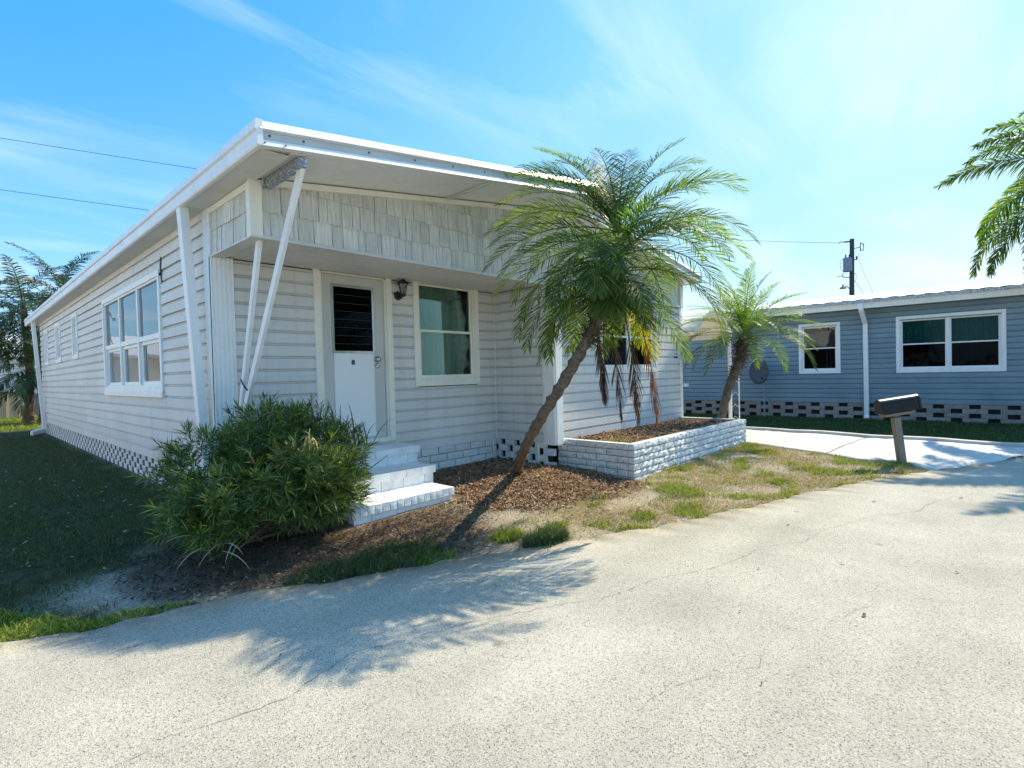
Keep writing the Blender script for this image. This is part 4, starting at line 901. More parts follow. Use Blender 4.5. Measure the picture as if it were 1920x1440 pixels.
for k in range(5):
    if k != 3: MB().box(2.46 + k * .115, 2.565 + k * .115, 31.75, 31.775, .02, 1.02 + .03 * (k % 2)).build('board', 'greywood', gt)
    else: MB().box(2.46 + k * .115, 2.53 + k * .115, 31.75, 31.775, .35, 1.02).build('board', 'greywood', gt)
for z in (.3, .8): MB().box(2.46, 3.03, 31.78, 31.81, z, z + .08).build('rail', 'greywood', gt)

# ------------------------------------------------------------------ palms
def frond_arrays(L, elev, bend, n, ll, lw, seed, petiole=.16, droop=.5, vang=.25, twist=0., plum=0., fold=1.):
    """leaf in the x-z plane, starting at the origin and growing along +x."""
    r = np.random.default_rng(seed); N = 26; s = np.linspace(0, 1, N); e = elev - bend * s ** 1.25
    dx = np.cos(e) * L / (N - 1); dz = np.sin(e) * L / (N - 1); dy = twist * s * L / (N - 1)
    P = np.stack([np.concatenate([[0], np.cumsum(dx[:-1])]), np.concatenate([[0], np.cumsum(dy[:-1])]), np.concatenate([[0], np.cumsum(dz[:-1])])], 1)
    V = []; F = []; rad = .013 * (L / 1.4) * (1 - .86 * s)
    T = np.gradient(P, axis=0); T /= np.linalg.norm(T, axis=1)[:, None]; S = np.cross(T, [0, 0, 1.]); S /= np.linalg.norm(S, axis=1)[:, None] + 1e-9; U = np.cross(S, T)
    rv = np.concatenate([P + S * rad[:, None], P - S * rad[:, None], P + U * rad[:, None] * .9]); i = np.arange(N - 1)
    rf = np.concatenate([np.stack([a * N + i, a * N + i + 1, b * N + i + 1], 1) for a, b in ((0, 1), (1, 2), (2, 0))] + [np.stack([a * N + i, b * N + i + 1, b * N + i], 1) for a, b in ((0, 1), (1, 2), (2, 0))])
    t = np.repeat(np.linspace(petiole, .995, n), 2); t = np.clip(t + r.normal(0, .004, len(t)), petiole, .999); sd = np.tile([1., -1.], n)
    ip = t * (N - 1); k = np.minimum(ip.astype(int), N - 2); w = (ip - k)[:, None]
    p = P[k] * (1 - w) + P[k + 1] * w; tg = T[k] * (1 - w) + T[k + 1] * w; sg = S[k]; ug = U[k]
    q = (t - petiole) / (1 - petiole); ln = ll * (.42 + .72 * np.sin(np.pi * np.clip(q, .0, 1) ** .75)) * (1 - .35 * q) * r.uniform(.85, 1.12, len(t)) * np.where(q < .06, .6, 1)
    a = np.radians((68 - 36 * q + r.normal(0, 6, len(t))) * fold); va = vang + r.normal(0, .08, len(t)) + plum * r.normal(0, 1, len(t))
    d = tg * np.cos(a)[:, None] + (sg * sd[:, None] * np.cos(va)[:, None] + ug * np.sin(va)[:, None]) * np.sin(a)[:, None]
    d /= np.linalg.norm(d, axis=1)[:, None]; nn = np.cross(d, tg); nn /= np.linalg.norm(nn, axis=1)[:, None] + 1e-9; wd = np.cross(nn, d); wd = tg - d * (tg * d).sum(1)[:, None]; wd /= np.linalg.norm(wd, axis=1)[:, None] + 1e-9
    g = np.array([0, 0, -1.]); hw = (lw * r.uniform(.8, 1.2, len(t)) / 2)[:, None]; ln_ = ln[:, None]
    m1 = p + d * ln_ * .5 + g * ln_ * droop * .10; m2 = p + d * ln_ * .82 + g * ln_ * droop * .34; tip = p + d * ln_ * .98 + g * ln_ * droop * .62
    A = [p + wd * hw * .55, p - wd * hw * .55, m1 + wd * hw, m1 - wd * hw, m2 + wd * hw * .7, m2 - wd * hw * .7, tip]
    LV = np.stack(A, 1).reshape(-1, 3); b = (np.arange(len(t)) * 7)[:, None]
    LF = np.concatenate([b + np.array([[0, 1, 3]]), b + np.array([[0, 3, 2]]), b + np.array([[2, 3, 5]]), b + np.array([[2, 5, 4]]), b + np.array([[4, 5, 6]])])
    return np.concatenate([rv, LV]), np.concatenate([rf, LF + len(rv)])
def put_frond(parent, origin, az, mat, name='frond', **k):
    V, F = frond_arrays(**k); c, s = math.cos(az), math.sin(az)
    V = V @ np.array([[c, s, 0], [-s, c, 0], [0, 0, 1.]]) + np.array(origin)
    return bulk(name, V, F, mat, parent)
def spline(pts, n):
    pts = [np.array(p, float) for p in pts]; P = [2 * pts[0] - pts[1]] + pts + [2 * pts[-1] - pts[-2]]; out = []
    for k in range(len(pts) - 1):
        for t in np.linspace(0, 1, n, endpoint=False):
            a, b, c, d = P[k:k + 4]; out.append(.5 * ((2 * b) + (-a + c) * t + (2 * a - 5 * b + 4 * c - d) * t * t + (-a + 3 * b - 3 * c + d) * t ** 3))
    return np.array(out + [pts[-1]])
def trunk(parent, pts, r0, r1, n=16, sides=14, seed=0, rough=.12, name='trunk', boots=0.0):
    C = spline(pts, n); rr = np.random.default_rng(seed); N = len(C); V = []
    T = np.gradient(C, axis=0); T /= np.linalg.norm(T, axis=1)[:, None]
    for i in range(N):
        a = np.cross(T[i], [0, 1, .2]); a /= np.linalg.norm(a); b = np.cross(T[i], a); t = i / (N - 1); r = r0 + (r1 - r0) * t + .035 * math.exp(-t * 14) * (r0 / .08)
        for j in range(sides):
            q = 2 * math.pi * j / sides; kn = (1 + rough * (1 if (j * 3 + i) % 4 == 0 else -.3) + rr.normal(0, rough * .35)) * (1 + .05 * (i % 2))
            V.append(C[i] + r * kn * (a * math.cos(q) + b * math.sin(q)))
    F = [(i * sides + j, i * sides + (j + 1) % sides, (i + 1) * sides + (j + 1) % sides, (i + 1) * sides + j) for i in range(N - 1) for j in range(sides)]
    return bulk(name, V, F, 'trunk', parent), C, T
def boots(parent, C, T, i0, i1, n, r, ln, seed=0):
    rr = np.random.default_rng(seed); V = []; F = []
    for k in range(n):
        i = rr.integers(i0, i1); q = rr.uniform(0, 6.28); t = T[i]; a = np.cross(t, [0, 1, .2]); a /= np.linalg.norm(a); b = np.cross(t, a); d = a * math.cos(q) + b * math.sin(q); s = np.cross(d, t)
        p = C[i] + d * r * .8; l_ = ln * rr.uniform(.5, 1.3); o = d * rr.uniform(.2, .8) + t * rr.uniform(-.5, .9); o /= np.linalg.norm(o); w = .012 * rr.uniform(.6, 1.5)
        base = len(V); V += [p + s * w, p - s * w, p + t * w * 1.2, p + o * l_ + s * w * .3, p + o * l_ - s * w * .3]
        F += [(base, base + 1, base + 4), (base, base + 4, base + 3), (base + 1, base + 2, base + 4), (base + 2, base, base + 3), (base + 2, base + 3, base + 4)]
    return bulk('leaf_boots', V, F, 'fibre', parent)
GA = 2.399963
def tilt(az, el, a, toward):            # lean a crown axis by angle a towards an azimuth
    d = Vector((math.cos(az) * math.cos(el), math.sin(az) * math.cos(el), math.sin(el)))
    d = Matrix.Rotation(a, 3, Vector((-math.sin(toward), math.cos(toward), 0))) @ d
    return math.atan2(d.y, d.x), math.asin(max(-1, min(1, d.z)))
# --- leaning pygmy date palm by the planter
p1 = empty('date_palm', (5.37, 4.95, -.02), 'leaning date palm with full drooping crown before the planter', 'palm tree')
tk, C1, T1 = trunk(p1, [(5.36, 4.98, -.16), (5.20, 4.80, .03), (4.82, 4.38, .31), (4.54, 4.0, .58), (4.40, 3.66, .90), (4.39, 3.42, 1.18), (4.42, 3.22, 1.47), (4.49, 3.05, 1.77), (4.58, 2.93, 2.08), (4.66, 2.86, 2.4)], .058, .052, 9, 11, 3, .22)
boots(p1, C1, T1, int(len(C1) * .74), len(C1), 150, .075, .12, 4); boots(p1, C1, T1, int(len(C1) * .9), len(C1), 70, .07, .22, 5)
H1 = np.array([4.70, 2.84, 2.54]); rr = np.random.default_rng(12)
N1 = 74
for k in range(N1):
    age = (k / (N1 - 1)) ** .85; az = k * GA + rr.normal(0, .12); el = math.radians(78 - 108 * age ** .9 + rr.normal(0, 9)); bd = math.radians(62 + 30 * (1 - abs(age - .5)) + rr.normal(0, 12)); L = 1.50 * (.68 + .36 * math.sin(math.pi * min(1, age * .8 + .15))) * rr.uniform(.92, 1.08)
    az, el = tilt(az, el, .22 * (1 - .55 * age), .9)
    if age > .45 and math.cos(az + .82) > .35 and k % 2: continue
    tc_ = max(0, math.cos(az - math.atan2(-.68, -.73))); L *= 1 - .44 * tc_; el = min(el, math.radians(85 - 45 * tc_)); wx = max(0, -math.cos(az)); L *= 1 - .30 * wx; el = min(el, math.radians(85 - 82 * wx))
    off = H1 + np.array([math.cos(az) * .05 - .12 * age, math.sin(az) * .05 + .05 * age, .20 - .55 * age])
    mat = 'palmbright' if age < .22 else ('palm' if (age < .88 or rr.random() < .6) else 'palmyellow')
    if el < math.radians(-12): bd *= .5; L *= .84
    put_frond(p1, off, az, mat, L=L, elev=el, bend=bd, n=50, ll=.315, lw=.0105, seed=100 + k, petiole=.14, droop=.28 + .25 * age, vang=.32 - .2 * age, twist=rr.normal(0, .12), plum=.05)
for k, (az, el, bd, L) in enumerate([(1.65, 62, 70, 1.5), (1.75, 68, 80, 1.5), (1.85, 52, 75, 1.55), (1.45, 74, 62, 1.4), (1.7, 44, 80, 1.6), (1.9, 36, 70, 1.6), (2.05, 18, 70, 1.55), (1.55, 58, 48, 1.55), (1.5, 66, 42, 1.55), (1.75, 56, 55, 1.6), (1.62, 70, 50, 1.5), (1.4, 60, 60, 1.5), (1.85, 64, 62, 1.5), (2.0, 4, 60, 1.5),
        (.2, 70, 55, 1.45), (.5, 76, 48, 1.4), (-.2, 62, 60, 1.45), (-.5, 66, 66, 1.4), (.9, 78, 45, 1.35), (1.3, 80, 60, 1.3), (-.9, 50, 70, 1.35), (-.45, 34, 78, 1.45), (-.75, 20, 75, 1.45), (-.2, 28, 80, 1.5), (.1, 14, 70, 1.45), (-.6, 6, 62, 1.4)]):
    put_frond(p1, H1 + np.array([0, 0, .22]), az, 'palmbright' if k % 3 else 'palm', L=L, elev=math.radians(el), bend=math.radians(bd), n=50, ll=.315, lw=.0105, seed=260 + k, petiole=.14, droop=.25, vang=.35, twist=rr.normal(0, .12), plum=.06)
DEADF = [((-.10, .10), .95, -82, 8), ((-.02, .0), 1.12, -80, 10), ((.10, -.12), 1.12, -77, 12), ((.20, -.22), 1.08, -75, 14), ((-.16, .08), .8, -78, 10)]
for k, ((ox, oy), L, el, bd) in enumerate(DEADF):
    put_frond(p1, (4.60 + ox, 2.92 + oy, 2.02 - .04 * k), -.82 + .5 * (k % 3 - 1), 'palmdead' if k != 3 else 'palmrust', name='dead_frond', L=L, elev=math.radians(el), bend=math.radians(bd), n=46, ll=.24, lw=.009, seed=300 + k, petiole=.2, droop=.5, vang=-.2, plum=.6, fold=.33)
V = []; F = []
for k in range(240):
    o = np.array([5.12, 2.52, 2.78]) + rr.normal(0, .09, 3); d = rr.normal(0, 1, 3); d /= np.linalg.norm(d); s = np.cross(d, [0, 0, 1]) * .003; b = len(V); V += [o, o + s, o + d * .09]; F.append((b, b + 1, b + 2))
fs = bulk('flower_stalk', V, F, 'palmtan', p1); fs['kind'] = 'stuff'
# --- second, smaller palm at the end of the planter
p2 = empty('date_palm', (10.62, 4.16, -.05), 'smaller upright date palm at the far end of the planter', 'palm tree')
tk, C2, T2 = trunk(p2, [(10.58, 4.17, -.2), (10.62, 4.14, .42), (10.74, 4.02, 1.03), (10.88, 3.88, 1.5), (10.96, 3.81, 1.95)], .072, .088, 10, 12, 8, .12)
boots(p2, C2, T2, int(len(C2) * .55), len(C2), 170, .09, .14, 14); boots(p2, C2, T2, int(len(C2) * .72), len(C2), 150, .10, .24, 15)
for k in range(42):
    age = (k / 41) ** .8; az = k * GA + .4 + rr.normal(0, .12); el = math.radians(82 - 70 * age + rr.normal(0, 8)); bd = math.radians(38 + 52 * age + rr.normal(0, 8)); L = 1.5 * (.92 + .12 * age) * rr.uniform(.88, 1.08)
    put_frond(p2, np.array([10.97, 3.80, 2.05 - .12 * age]), az, 'palmbright' if age < .6 else 'palm', L=L, elev=el, bend=bd, n=46, ll=.28, lw=.012, seed=500 + k, petiole=.16, droop=.3, vang=.3, twist=rr.normal(0, .1), plum=.05)
# --- queen palm just outside the frame on the right
p3 = empty('queen_palm', (16.1, -2.5, -.13), 'tall queen palm whose feathery crown enters at the right edge', 'palm tree')
tk, C3, T3 = trunk(p3, [(16.1, -2.5, -.2), (16.15, -2.4, 2), (16.05, -2.0, 3.6), (15.9, -1.65, 5.1)], .14, .10, 8, 12, 18, .05)
for k in range(40):
    age = (k / 39) ** .9; az = k * GA + .9; el = math.radians(80 - 105 * age + rr.normal(0, 5)); bd = math.radians(75 + rr.normal(0, 8)); L = 2.75 * rr.uniform(.9, 1.08)
    put_frond(p3, np.array([15.9, -1.65, 5.15 - .2 * age]), az, 'palm' if k % 3 else 'palmbright', L=L, elev=el, bend=bd, n=150, ll=.42, lw=.026, seed=700 + k, petiole=.14, droop=.5, vang=.1, twist=rr.normal(0, .08), plum=.7)
# --- cluster of queen palms behind the home on the left
FARP = [((2.0, 26.0), 4.2, 'leftmost dark queen palm behind the home', 31), ((3.3, 27.5), 5.0, 'queen palm with tan dead fronds at the roof edge', 32), ((.6, 28.5), 4.4, 'queen palm cut by the left picture edge', 33), ((2.3, 25.2), 2.1, 'low bushy palm beside the far downspout', 34)]
for (x, y), h, lab, sd0 in FARP:
    e = empty('queen_palm', (x, y, 0), lab, 'palm tree', 'queen palms behind the home'); r3 = np.random.default_rng(sd0)
    trunk(e, [(x, y, -.1), (x + .1, y, h * .4), (x + .05, y + .05, h * .8), (x, y, h)], .13, .10, 6, 10, sd0, .05)
    for k in range(26):
        age = (k / 25) ** .9; az = k * GA + sd0; el = math.radians(78 - 120 * age + r3.normal(0, 6)); bd = math.radians(70 + r3.normal(0, 10)); L = (2.3 if h > 3 else 1.9) * r3.uniform(.85, 1.1)
        put_frond(e, np.array([x, y, h + .1 - .4 * age]), az, 'palmtan' if (sd0 == 32 and k in (3, 6, 9, 11, 14)) else 'palmfar', L=L, elev=el, bend=bd, n=46, ll=.48, lw=.034, seed=sd0 * 40 + k, petiole=.14, droop=.55, vang=.1, plum=.2)

# ------------------------------------------------------------------ shrub by the steps
shb = empty('podocarpus_shrub', (2.0, 4.95, -.05), 'broad dark green narrow-leaved shrub in front of the steps', 'shrub')
r4 = np.random.default_rng(77)
LOB = [((1.52, 5.02, .60), (.46, .40, .42)), ((2.0, 4.98, .80), (.42, .40, .38)), ((1.98, 4.45, .50), (.50, .40, .36)), ((2.48, 4.72, .55), (.36, .34, .42)), ((1.46, 4.62, .36), (.40, .34, .32)), ((2.30, 5.1, .78), (.46, .34, .34)), ((2.34, 4.5, .42), (.34, .28, .34))]
def whorls(n):
    P = []; D = []
    while len(P) < n:
        c, r = LOB[r4.integers(len(LOB))]; v = r4.normal(0, 1, 3); v /= np.linalg.norm(v); q = r4.uniform(.62, 1.06) if r4.random() < .8 else r4.uniform(.3, .7)
        p = np.array(c) + np.array(r) * v * q * (1 + .10 * math.sin(v[0] * 9 + c[0] * 7) + .08 * math.sin(v[2] * 11))
        ins = sum((((p - np.array(cc)) / np.array(rr_)) ** 2).sum() < .42 for cc, rr_ in LOB)
        if ins and r4.random() < .8: continue
        if p[2] < .08: continue
        d = v * np.array([1, 1, .8]) + np.array([0, 0, .55]) + r4.normal(0, .22, 3); P.append(p); D.append(d / np.linalg.norm(d))
    return np.array(P), np.array(D)
P, D = whorls(1050); K = 26
p = np.repeat(P, K, 0); d = np.repeat(D, K, 0); n = len(p)
along = r4.uniform(-.08, .03, n); a1 = np.cross(d, r4.normal(0, 1, (n, 3))); a1 /= np.linalg.norm(a1, axis=1)[:, None]
op = np.radians(np.clip(82 - (along + .08) / .11 * 55 + r4.normal(0, 10, n), 12, 95)); ld = d * np.cos(op)[:, None] + a1 * np.sin(op)[:, None]; ll = (np.repeat(r4.uniform(.7, 1.2, len(P)), K) * r4.uniform(.08, .15, n))[:, None]
o = p + d * along[:, None]; wv = np.cross(ld, d); wv /= np.linalg.norm(wv, axis=1)[:, None] + 1e-9; hw = (r4.uniform(.0038, .0062, n))[:, None]; dr = np.array([0, 0, -1.]) * ll * .12
A = [o, o + ld * ll * .45 + wv * hw, o + ld * ll * .45 - wv * hw, o + ld * ll + dr]; V = np.stack(A, 1).reshape(-1, 3); b = (np.arange(n) * 4)[:, None]
fo = bulk('foliage', V, np.concatenate([b + np.array([[0, 1, 2]]), b + np.array([[2, 1, 3]])]), 'shrub', shb); fo['kind'] = 'stuff'
m = MB()
for k in range(70):
    c, r = LOB[k % len(LOB)]; b0 = Vector((2.05 + r4.uniform(-.45, .45), 4.95 + r4.uniform(-.2, .2), -.08)); e0 = Vector(c) + Vector(r4.normal(0, .55, 3) * np.array(r)); md = b0.lerp(e0, .5) + Vector(r4.normal(0, .05, 3))
    m.tube([tuple(b0), tuple(md), tuple(e0)], [.012, .008, .003], 5)
for k in range(14):
    b0 = Vector((1.95 + r4.uniform(-.3, .35), 4.42 + r4.uniform(-.05, .1), .60 + r4.uniform(-.1, .12))); e0 = b0 + Vector((r4.uniform(-.15, .15), r4.uniform(-.12, .02), r4.uniform(.02, .18))); m.tube([tuple(b0), tuple(b0.lerp(e0, .5) + Vector(r4.normal(0, .02, 3))), tuple(e0)], [.005, .004, .002], 5)
m.build('stems', 'stem', shb)
def straps(name, base, n, L, w, mat, seed, spread=.6, label=None, cat=None, parent=None, bend=1.6, elev=(50, 88), az=(0, 6.28)):
    r = np.random.default_rng(seed); V = []; F = []
    for k in range(n):
        a = r.uniform(*az); e = math.radians(r.uniform(*elev)); p = np.array(base) + np.array([r.normal(0, .06 * spread), r.normal(0, .06 * spread), 0]); l_ = L * r.uniform(.6, 1.15); bd = bend * r.uniform(.5, 1.2); S = 9; b = len(V); sd = np.array([-math.sin(a), math.cos(a), 0])
        for i in range(S + 1):
            t = i / S; ww = w * (1 - t ** 2.2) * (.6 + .4 * min(1, t * 4)); V += [p + sd * ww / 2, p - sd * ww / 2]; ee = e - bd * t ** 1.5; p = p + np.array([math.cos(a) * math.cos(ee), math.sin(a) * math.cos(ee), math.sin(ee)]) * l_ / S
        F += [(b + 2 * i, b + 2 * i + 1, b + 2 * i + 3, b + 2 * i + 2) for i in range(S)]
    o = bulk(name, V, F, mat, parent)
    return tag(o, label, cat) if label else o
lily = empty('strap_leaf_plant', (2.75, 5.2, .0), 'dark arching strap-leaved plant rising between the shrub and the door', 'plant')
straps('leaves', (2.95, 5.10, .62), 34, .52, .016, 'strap', 5, 1.6, parent=lily, bend=1.9)
straps('leaves', (2.55, 5.28, .78), 26, .46, .014, 'strap', 6, 2.4, parent=lily, bend=1.5)
straps('leaves', (2.28, 5.3, .92), 16, .36, .012, 'strap', 7, 1.6, parent=lily, bend=1.3)
drs = empty('dry_strap_leaves', (2.1, 4.5, .0), 'pale dry strap leaves bent over the middle of the shrub', 'plant')
straps('leaves', (2.18, 4.42, .72), 4, .36, .02, 'straw', 15, .8, parent=drs, bend=2.6, elev=(60, 85)); straps('leaves', (2.02, 4.40, .66), 3, .30, .018, 'straw', 19, .6, parent=drs, bend=2.4, elev=(55, 85))
wd = empty('fallen_strap_plant', (1.5, 4.35, -.1), 'sprawling pale-tipped strap weeds at the foot of the shrub', 'plant')
straps('leaves', (1.45, 4.36, .10), 16, .42, .013, 'grasslit', 25, 1.4, parent=wd, bend=1.5, elev=(0, 60), az=(2.6, 5.2)); straps('leaves', (1.42, 4.33, .12), 6, .42, .012, 'straw', 26, 1.2, parent=wd, bend=1.2, elev=(-5, 50), az=(2.6, 5.0))

# ------------------------------------------------------------------ grass, tufts, mulch and litter
def blades(name, x, y, h, w, mat, lean=.5, z=None, kind='stuff', label=None, cat=None, parent=None, seed=0):
    r = np.random.default_rng(seed + 900); n = len(x); z = G(x, y) if z is None else z; a = r.uniform(0, 6.28, n); ln = np.abs(r.normal(lean, lean * .5, n)); b = r.uniform(0, 6.28, n)
    p = np.stack([x, y, z - .004], 1); d = np.stack([np.cos(a) * np.sin(ln), np.sin(a) * np.sin(ln), np.cos(ln)], 1) * h[:, None]; s = np.stack([np.cos(b), np.sin(b), 0 * b], 1) * (w / 2)
    mid = p + d * .55; tip = p + d + np.stack([np.cos(a), np.sin(a), -.5 + 0 * a], 1) * (h * .22)[:, None]
    V = np.stack([p + s, p - s, mid + s * .8, mid - s * .8, tip], 1).reshape(-1, 3); q = (np.arange(n) * 5)[:, None]
    F = np.concatenate([q + np.array([[0, 1, 3]]), q + np.array([[0, 3, 2]]), q + np.array([[2, 3, 4]])])
    o = bulk(name, V, F, mat, parent)
    if kind: o['kind'] = kind
    return tag(o, label, cat) if label else o
r5 = np.random.default_rng(99)
def scatter(n, x0, x1, y0, y1, keep):
    x = r5.uniform(x0, x1, n); y = r5.uniform(y0, y1, n); k = keep(x, y); return x[k], y[k]
BX = lambda x, y: ~((x > PX0 - .02) & (x < PX1 + .02) & (y > PY0 - .02) & (y < 6)) & ~((x > XI) & (x < XE) & (y > YB)) & ~((x > XL) & (y > YD) & (x < XE)) & ~((x > 2.6) & (x < 4.1) & (y > 4.58))
onlawn = lambda x, y: (y > edge_y(x) + .25) & BX(x, y) & (fnoise(x, y, 6, 15) + r5.normal(0, .5, len(x)) > -.55)
sandp = lambda x, y: np.hypot((x - .95) / .5, (y - 4.72) / .26) > 1 + r5.normal(0, .15, len(x))
def lk(x, y): return onlawn(x, y) & (x < 1.86) & ~((x > .75) & (y < 5.0) & (r5.random(len(x)) < .9)) & sandp(x, y)
x, y = scatter(260000, -4, 1.9, 4.4, 20, lambda x, y: lk(x, y) & (r5.random(len(x)) < np.clip(6.5 / np.maximum(y, 6.5), 0, 1) ** 1.3)); x2, y2 = scatter(14000, -7, 1.9, 12, 22, lk)
x = np.concatenate([x, x2]); y = np.concatenate([y, y2])
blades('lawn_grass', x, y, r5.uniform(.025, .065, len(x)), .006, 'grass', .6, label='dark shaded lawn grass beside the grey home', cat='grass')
x, y = scatter(44000, 12.95, 16.95, -1.5, 9, lambda x, y: x > np.interp(y, [q[1] for q in far], [q[0] for q in far]) + .14)
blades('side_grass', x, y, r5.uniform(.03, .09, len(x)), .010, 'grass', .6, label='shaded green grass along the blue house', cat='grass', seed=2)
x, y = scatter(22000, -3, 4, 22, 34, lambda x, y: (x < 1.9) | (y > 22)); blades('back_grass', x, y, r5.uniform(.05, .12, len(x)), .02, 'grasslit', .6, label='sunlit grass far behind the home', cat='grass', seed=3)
# sunlit verge on the left
x, y = scatter(90000, -3.2, 1.15, 4.0, 6.6, lambda x, y: (y > edge_y(x) + .01) & (y < edge_y(x) + .62 - .52 * sstep((x + .2) / 1.2) + .06 * np.sin(x * 9)))
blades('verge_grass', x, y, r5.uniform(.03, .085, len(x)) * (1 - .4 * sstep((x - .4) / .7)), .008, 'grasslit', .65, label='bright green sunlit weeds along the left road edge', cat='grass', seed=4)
# dry front yard
yard = lambda x, y: (y > edge_y(x) + .015) & (y < 3.62) & (x > 3.2) & (x < np.interp(y, [q[1] for q in near], [q[0] for q in near], 9.3, 11) + .03) & BX(x, y) & ~inpoly(x, y, MULCH)
x, y = scatter(210000, 3.3, 10.5, .7, 3.7, lambda x, y: yard(x, y) & (fnoise(x, y, 4.2, 9) + .7 * fnoise(x, y, 11, 25) + r5.normal(0, .4, len(x)) > -.22) & ((x > 4.3) | (r5.random(len(x)) < .25)))
blades('dry_grass', x, y, r5.uniform(.02, .06, len(x)), .006, 'drygrass', 1.15, label='dry straw-coloured grass over the sandy front yard', cat='grass', seed=5)
x, y = scatter(150000, 3.3, 10.5, .7, 3.7, lambda x, y: yard(x, y) & (fnoise(x, y, 5.1, 2) + .7 * fnoise(x, y, 13, 31) + r5.normal(0, .22, len(x)) > .50) & ((x > 4.3) | (r5.random(len(x)) < .2)))
blades('green_grass', x, y, r5.uniform(.03, .10, len(x)), .006, 'grasslit', .7, label='patchy yellow-green grass in the front yard', cat='grass', seed=6)
# single tufts one can point at
TUFT = [((3.66, 3.04), .20, .15, 1400, 'grass', 'dark green shaded grass clump at the road edge before the mulch'), ((3.50, 3.36), .13, .12, 620, 'grasslit', 'bright lime grass clump beside the palm trunk shadow'), ((4.05, 3.22), .10, .09, 300, 'grasslit', 'small lime grass clump below the mulch bed'),
        ((2.5, 3.72), .34, .12, 1900, 'grass', 'dark grass clump before the front steps'), ((2.72, 3.42), .16, .08, 520, 'grasslit', 'low sunlit weeds at the road edge before the steps'), ((1.95, 3.84), .24, .09, 1100, 'grass', 'dark weed patch between the shrub and the road'),
        ((4.85, 2.72), .13, .09, 420, 'grasslit', 'lime grass clump at the road edge before the planter corner'), ((4.9, 3.35), .08, .07, 180, 'grasslit', 'tiny green tuft in the mulch by the planter shadow'), ((7.35, 2.15), .10, .10, 300, 'grasslit', 'green tuft left of the mailbox shadow'), ((6.35, 2.3), .13, .07, 300, 'grasslit', 'olive grass clump in the middle of the yard edge'), ((9.65, 1.15), .2, .09, 350, 'grasslit', 'weeds around the foot of the mailbox post')]
for i, ((cx, cy), rad, h, n, mat, lab) in enumerate(TUFT):
    q = r5.uniform(0, 6.28, n); rr_ = rad * np.sqrt(r5.random(n)); x = cx + rr_ * np.cos(q) * 1.3; y = cy + rr_ * np.sin(q) * .8
    o = blades('grass_tuft', x, y, h * r5.uniform(.5, 1.1, n), .007, mat, .75, kind=None, seed=50 + i); tag(o, lab, 'grass tuft', 'grass tufts along the road edge')
x, y = scatter(700, 6.3, 6.9, 3.75, 4.5, lambda x, y: np.hypot((x - 6.62) / .22, (y - 4.15) / .16) < 1)
o = blades('grass_tuft', x, y, r5.uniform(.05, .11, len(x)), .007, 'grasslit', .6, z=soilz(x, y), kind=None, seed=80); tag(o, 'lime green grass tuft growing inside the brick planter', 'grass tuft', 'grass tufts along the road edge')
def chips(name, x, y, z, s, mat, label, parent=None, seed=0, asp=3.2):
    r = np.random.default_rng(seed + 40); n = len(x); a = r.uniform(0, 6.28, n); ti = r.normal(0, .32, (n, 2)); L = s * r.uniform(.5, 1.4, n); w = L / asp * r.uniform(.6, 1.3, n)
    u = np.stack([np.cos(a), np.sin(a), ti[:, 0]], 1) * (L / 2)[:, None]; v = np.stack([-np.sin(a), np.cos(a), ti[:, 1]], 1) * (w / 2)[:, None]; c = np.stack([x, y, z + .006 + np.abs(u[:, 2]) * .8 + r.uniform(0, .012, n)], 1)
    V = np.stack([c - u - v, c + u - v * .6, c + u * .9 + v, c - u * .8 + v * .8], 1).reshape(-1, 3)
    o = bulk(name, V, (np.arange(n) * 4)[:, None] + np.array([[0, 1, 2, 3]]), mat, parent); o['kind'] = 'stuff'
    if label: tag(o, label, 'mulch')
    return o
x, y = scatter(60000, 3.6, 6.3, 3.2, 6, lambda x, y: inpoly(x + .10 * fnoise(x, y, 11, 3) + r5.normal(0, .10, len(x)), y + .10 * fnoise(x, y, 9, 7) + r5.normal(0, .10, len(x)), MULCH) & BX(x, y)); chips('mulch', x, y, G(x, y), .034, 'mulch', 'red-brown wood mulch around the leaning palm')
x, y = scatter(34000, .8, 3.9, 3.3, 5.2, lambda x, y: inpoly(x + .1 * fnoise(x, y, 9, 3) + r5.normal(0, .12, len(x)), y + .1 * fnoise(x, y, 8, 13) + r5.normal(0, .10, len(x)), BUSHBED) & BX(x, y) & (r5.random(len(x)) < .6)); chips('leaf_litter', x, y, G(x, y), .026, 'litter', 'brown leaf litter under the shrub', seed=3)
x, y = scatter(16000, PX0 + .13, PX1 - .13, PY0 + .13, YB - .05, lambda x, y: r5.random(len(x)) < .9); chips('planter_mulch', x, y, soilz(x, y), .04, 'mulch', None, pl, 5)
x, y = scatter(9000, 3.2, 10.3, .8, 3.7, lambda x, y: yard(x, y) & (r5.random(len(x)) < .55)); chips('dead_leaves', x, y, G(x, y), .028, 'mulch', 'scattered dead leaves on the sandy yard', seed=6)
x, y = scatter(2600, .2, 9, .6, 4.3, lambda x, y: (y > edge_y(x) - .10) & (y < edge_y(x) + .12)); chips('edge_litter', x, y, np.maximum(G(x, y), -.152), .022, 'mulch', 'dead leaf crumbs along the road edge', seed=7)
x, y = scatter(420, -2.5, 1.8, 4.8, 12, lambda x, y: (y > edge_y(x) + .4) & (r5.random(len(x)) < np.clip(7 / np.maximum(y, 5), 0, 1))); chips('lawn_leaves', x, y, G(x, y) + .03, .024, 'straw', 'pale fallen leaves dotted over the shaded lawn', seed=11, asp=1.8)
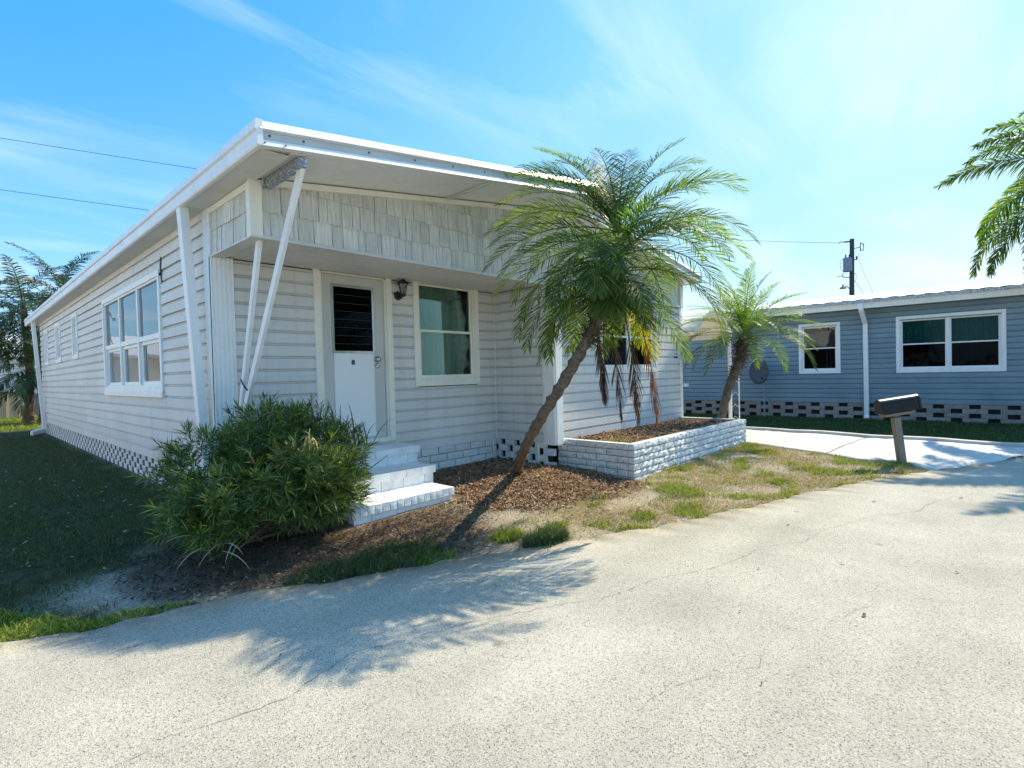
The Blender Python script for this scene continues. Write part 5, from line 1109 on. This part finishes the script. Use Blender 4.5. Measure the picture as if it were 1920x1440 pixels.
x, y = scatter(9000, .1, 9, .6, 4.6, lambda x, y: (y > edge_y(x) - .10 - .05 * np.sin(x * 5)) & (y < edge_y(x) + .06) & (r5.random(len(x)) < .6)); chips('edge_grit', x, y, np.maximum(G(x, y), -.153) - .004, .014, 'drygrass', 'sandy grit and crumbs spilling over the road edge', seed=12, asp=1.4)
# twig, and loose leaves on the road
tw = MB(); tw.tube([(3.02, 3.42, -.13), (3.09, 3.33, -.115), (3.13, 3.25, -.12), (3.17, 3.16, -.13)], [.007, .008, .006, .004], 6); tw.tube([(3.05, 3.38, -.122), (3.02, 3.33, -.10)], [.005, .003], 5)
tag(tw.build('twig', 'twig'), 'short brown twig lying beside the palm trunk shadow', 'twig')
LV = [((3.72, .62), .030), ((4.6, .9), .022), ((4.1, 1.35), .016), ((6.9, 1.05), .035), ((7.6, .35), .025), ((2.6, .85), .012), ((2.2, .3), .014), ((3.3, 1.2), .014), ((3.0, -.15), .05), ((5.4, 1.5), .018), ((1.2, 2.9), .014), ((4.9, .25), .02)]
LABS = ['dark leaf scrap on the sunlit road nearest the yard centre', 'small leaf scrap on the road right of the crack', 'tiny leaf crumb by the main road crack', 'dark leaf scrap on the road below the mailbox', 'leaf scrap on the road near the right edge', 'tiny dark crumb at the bottom middle of the road', 'dark spot of leaf near the bottom of the road', 'crumb of leaf in the middle of the road', 'dark curled leaf at the lower right of the road', 'leaf crumb on the road just below the yard grass', 'small leaf crumb at the left of the road', 'leaf scrap on the right half of the road']
for i, (((x, y), s), lab) in enumerate(zip(LV, LABS)):
    a = i * 1.3; m = MB(); c, q = math.cos(a), math.sin(a)
    pts = [(-1, 0, .004), (-.4, .28, .010), (.4, .25, .016), (1, 0, .006), (.4, -.25, .009), (-.4, -.28, .005)]
    m.add([(x + s * (u * c - v * q), y + s * (u * q + v * c), -.152 + w) for u, v, w in pts], [(0, 1, 5), (1, 2, 4, 5), (2, 3, 4)])
    tag(m.build('fallen_leaf', 'twig'), lab, 'leaf', 'loose leaves on the road')
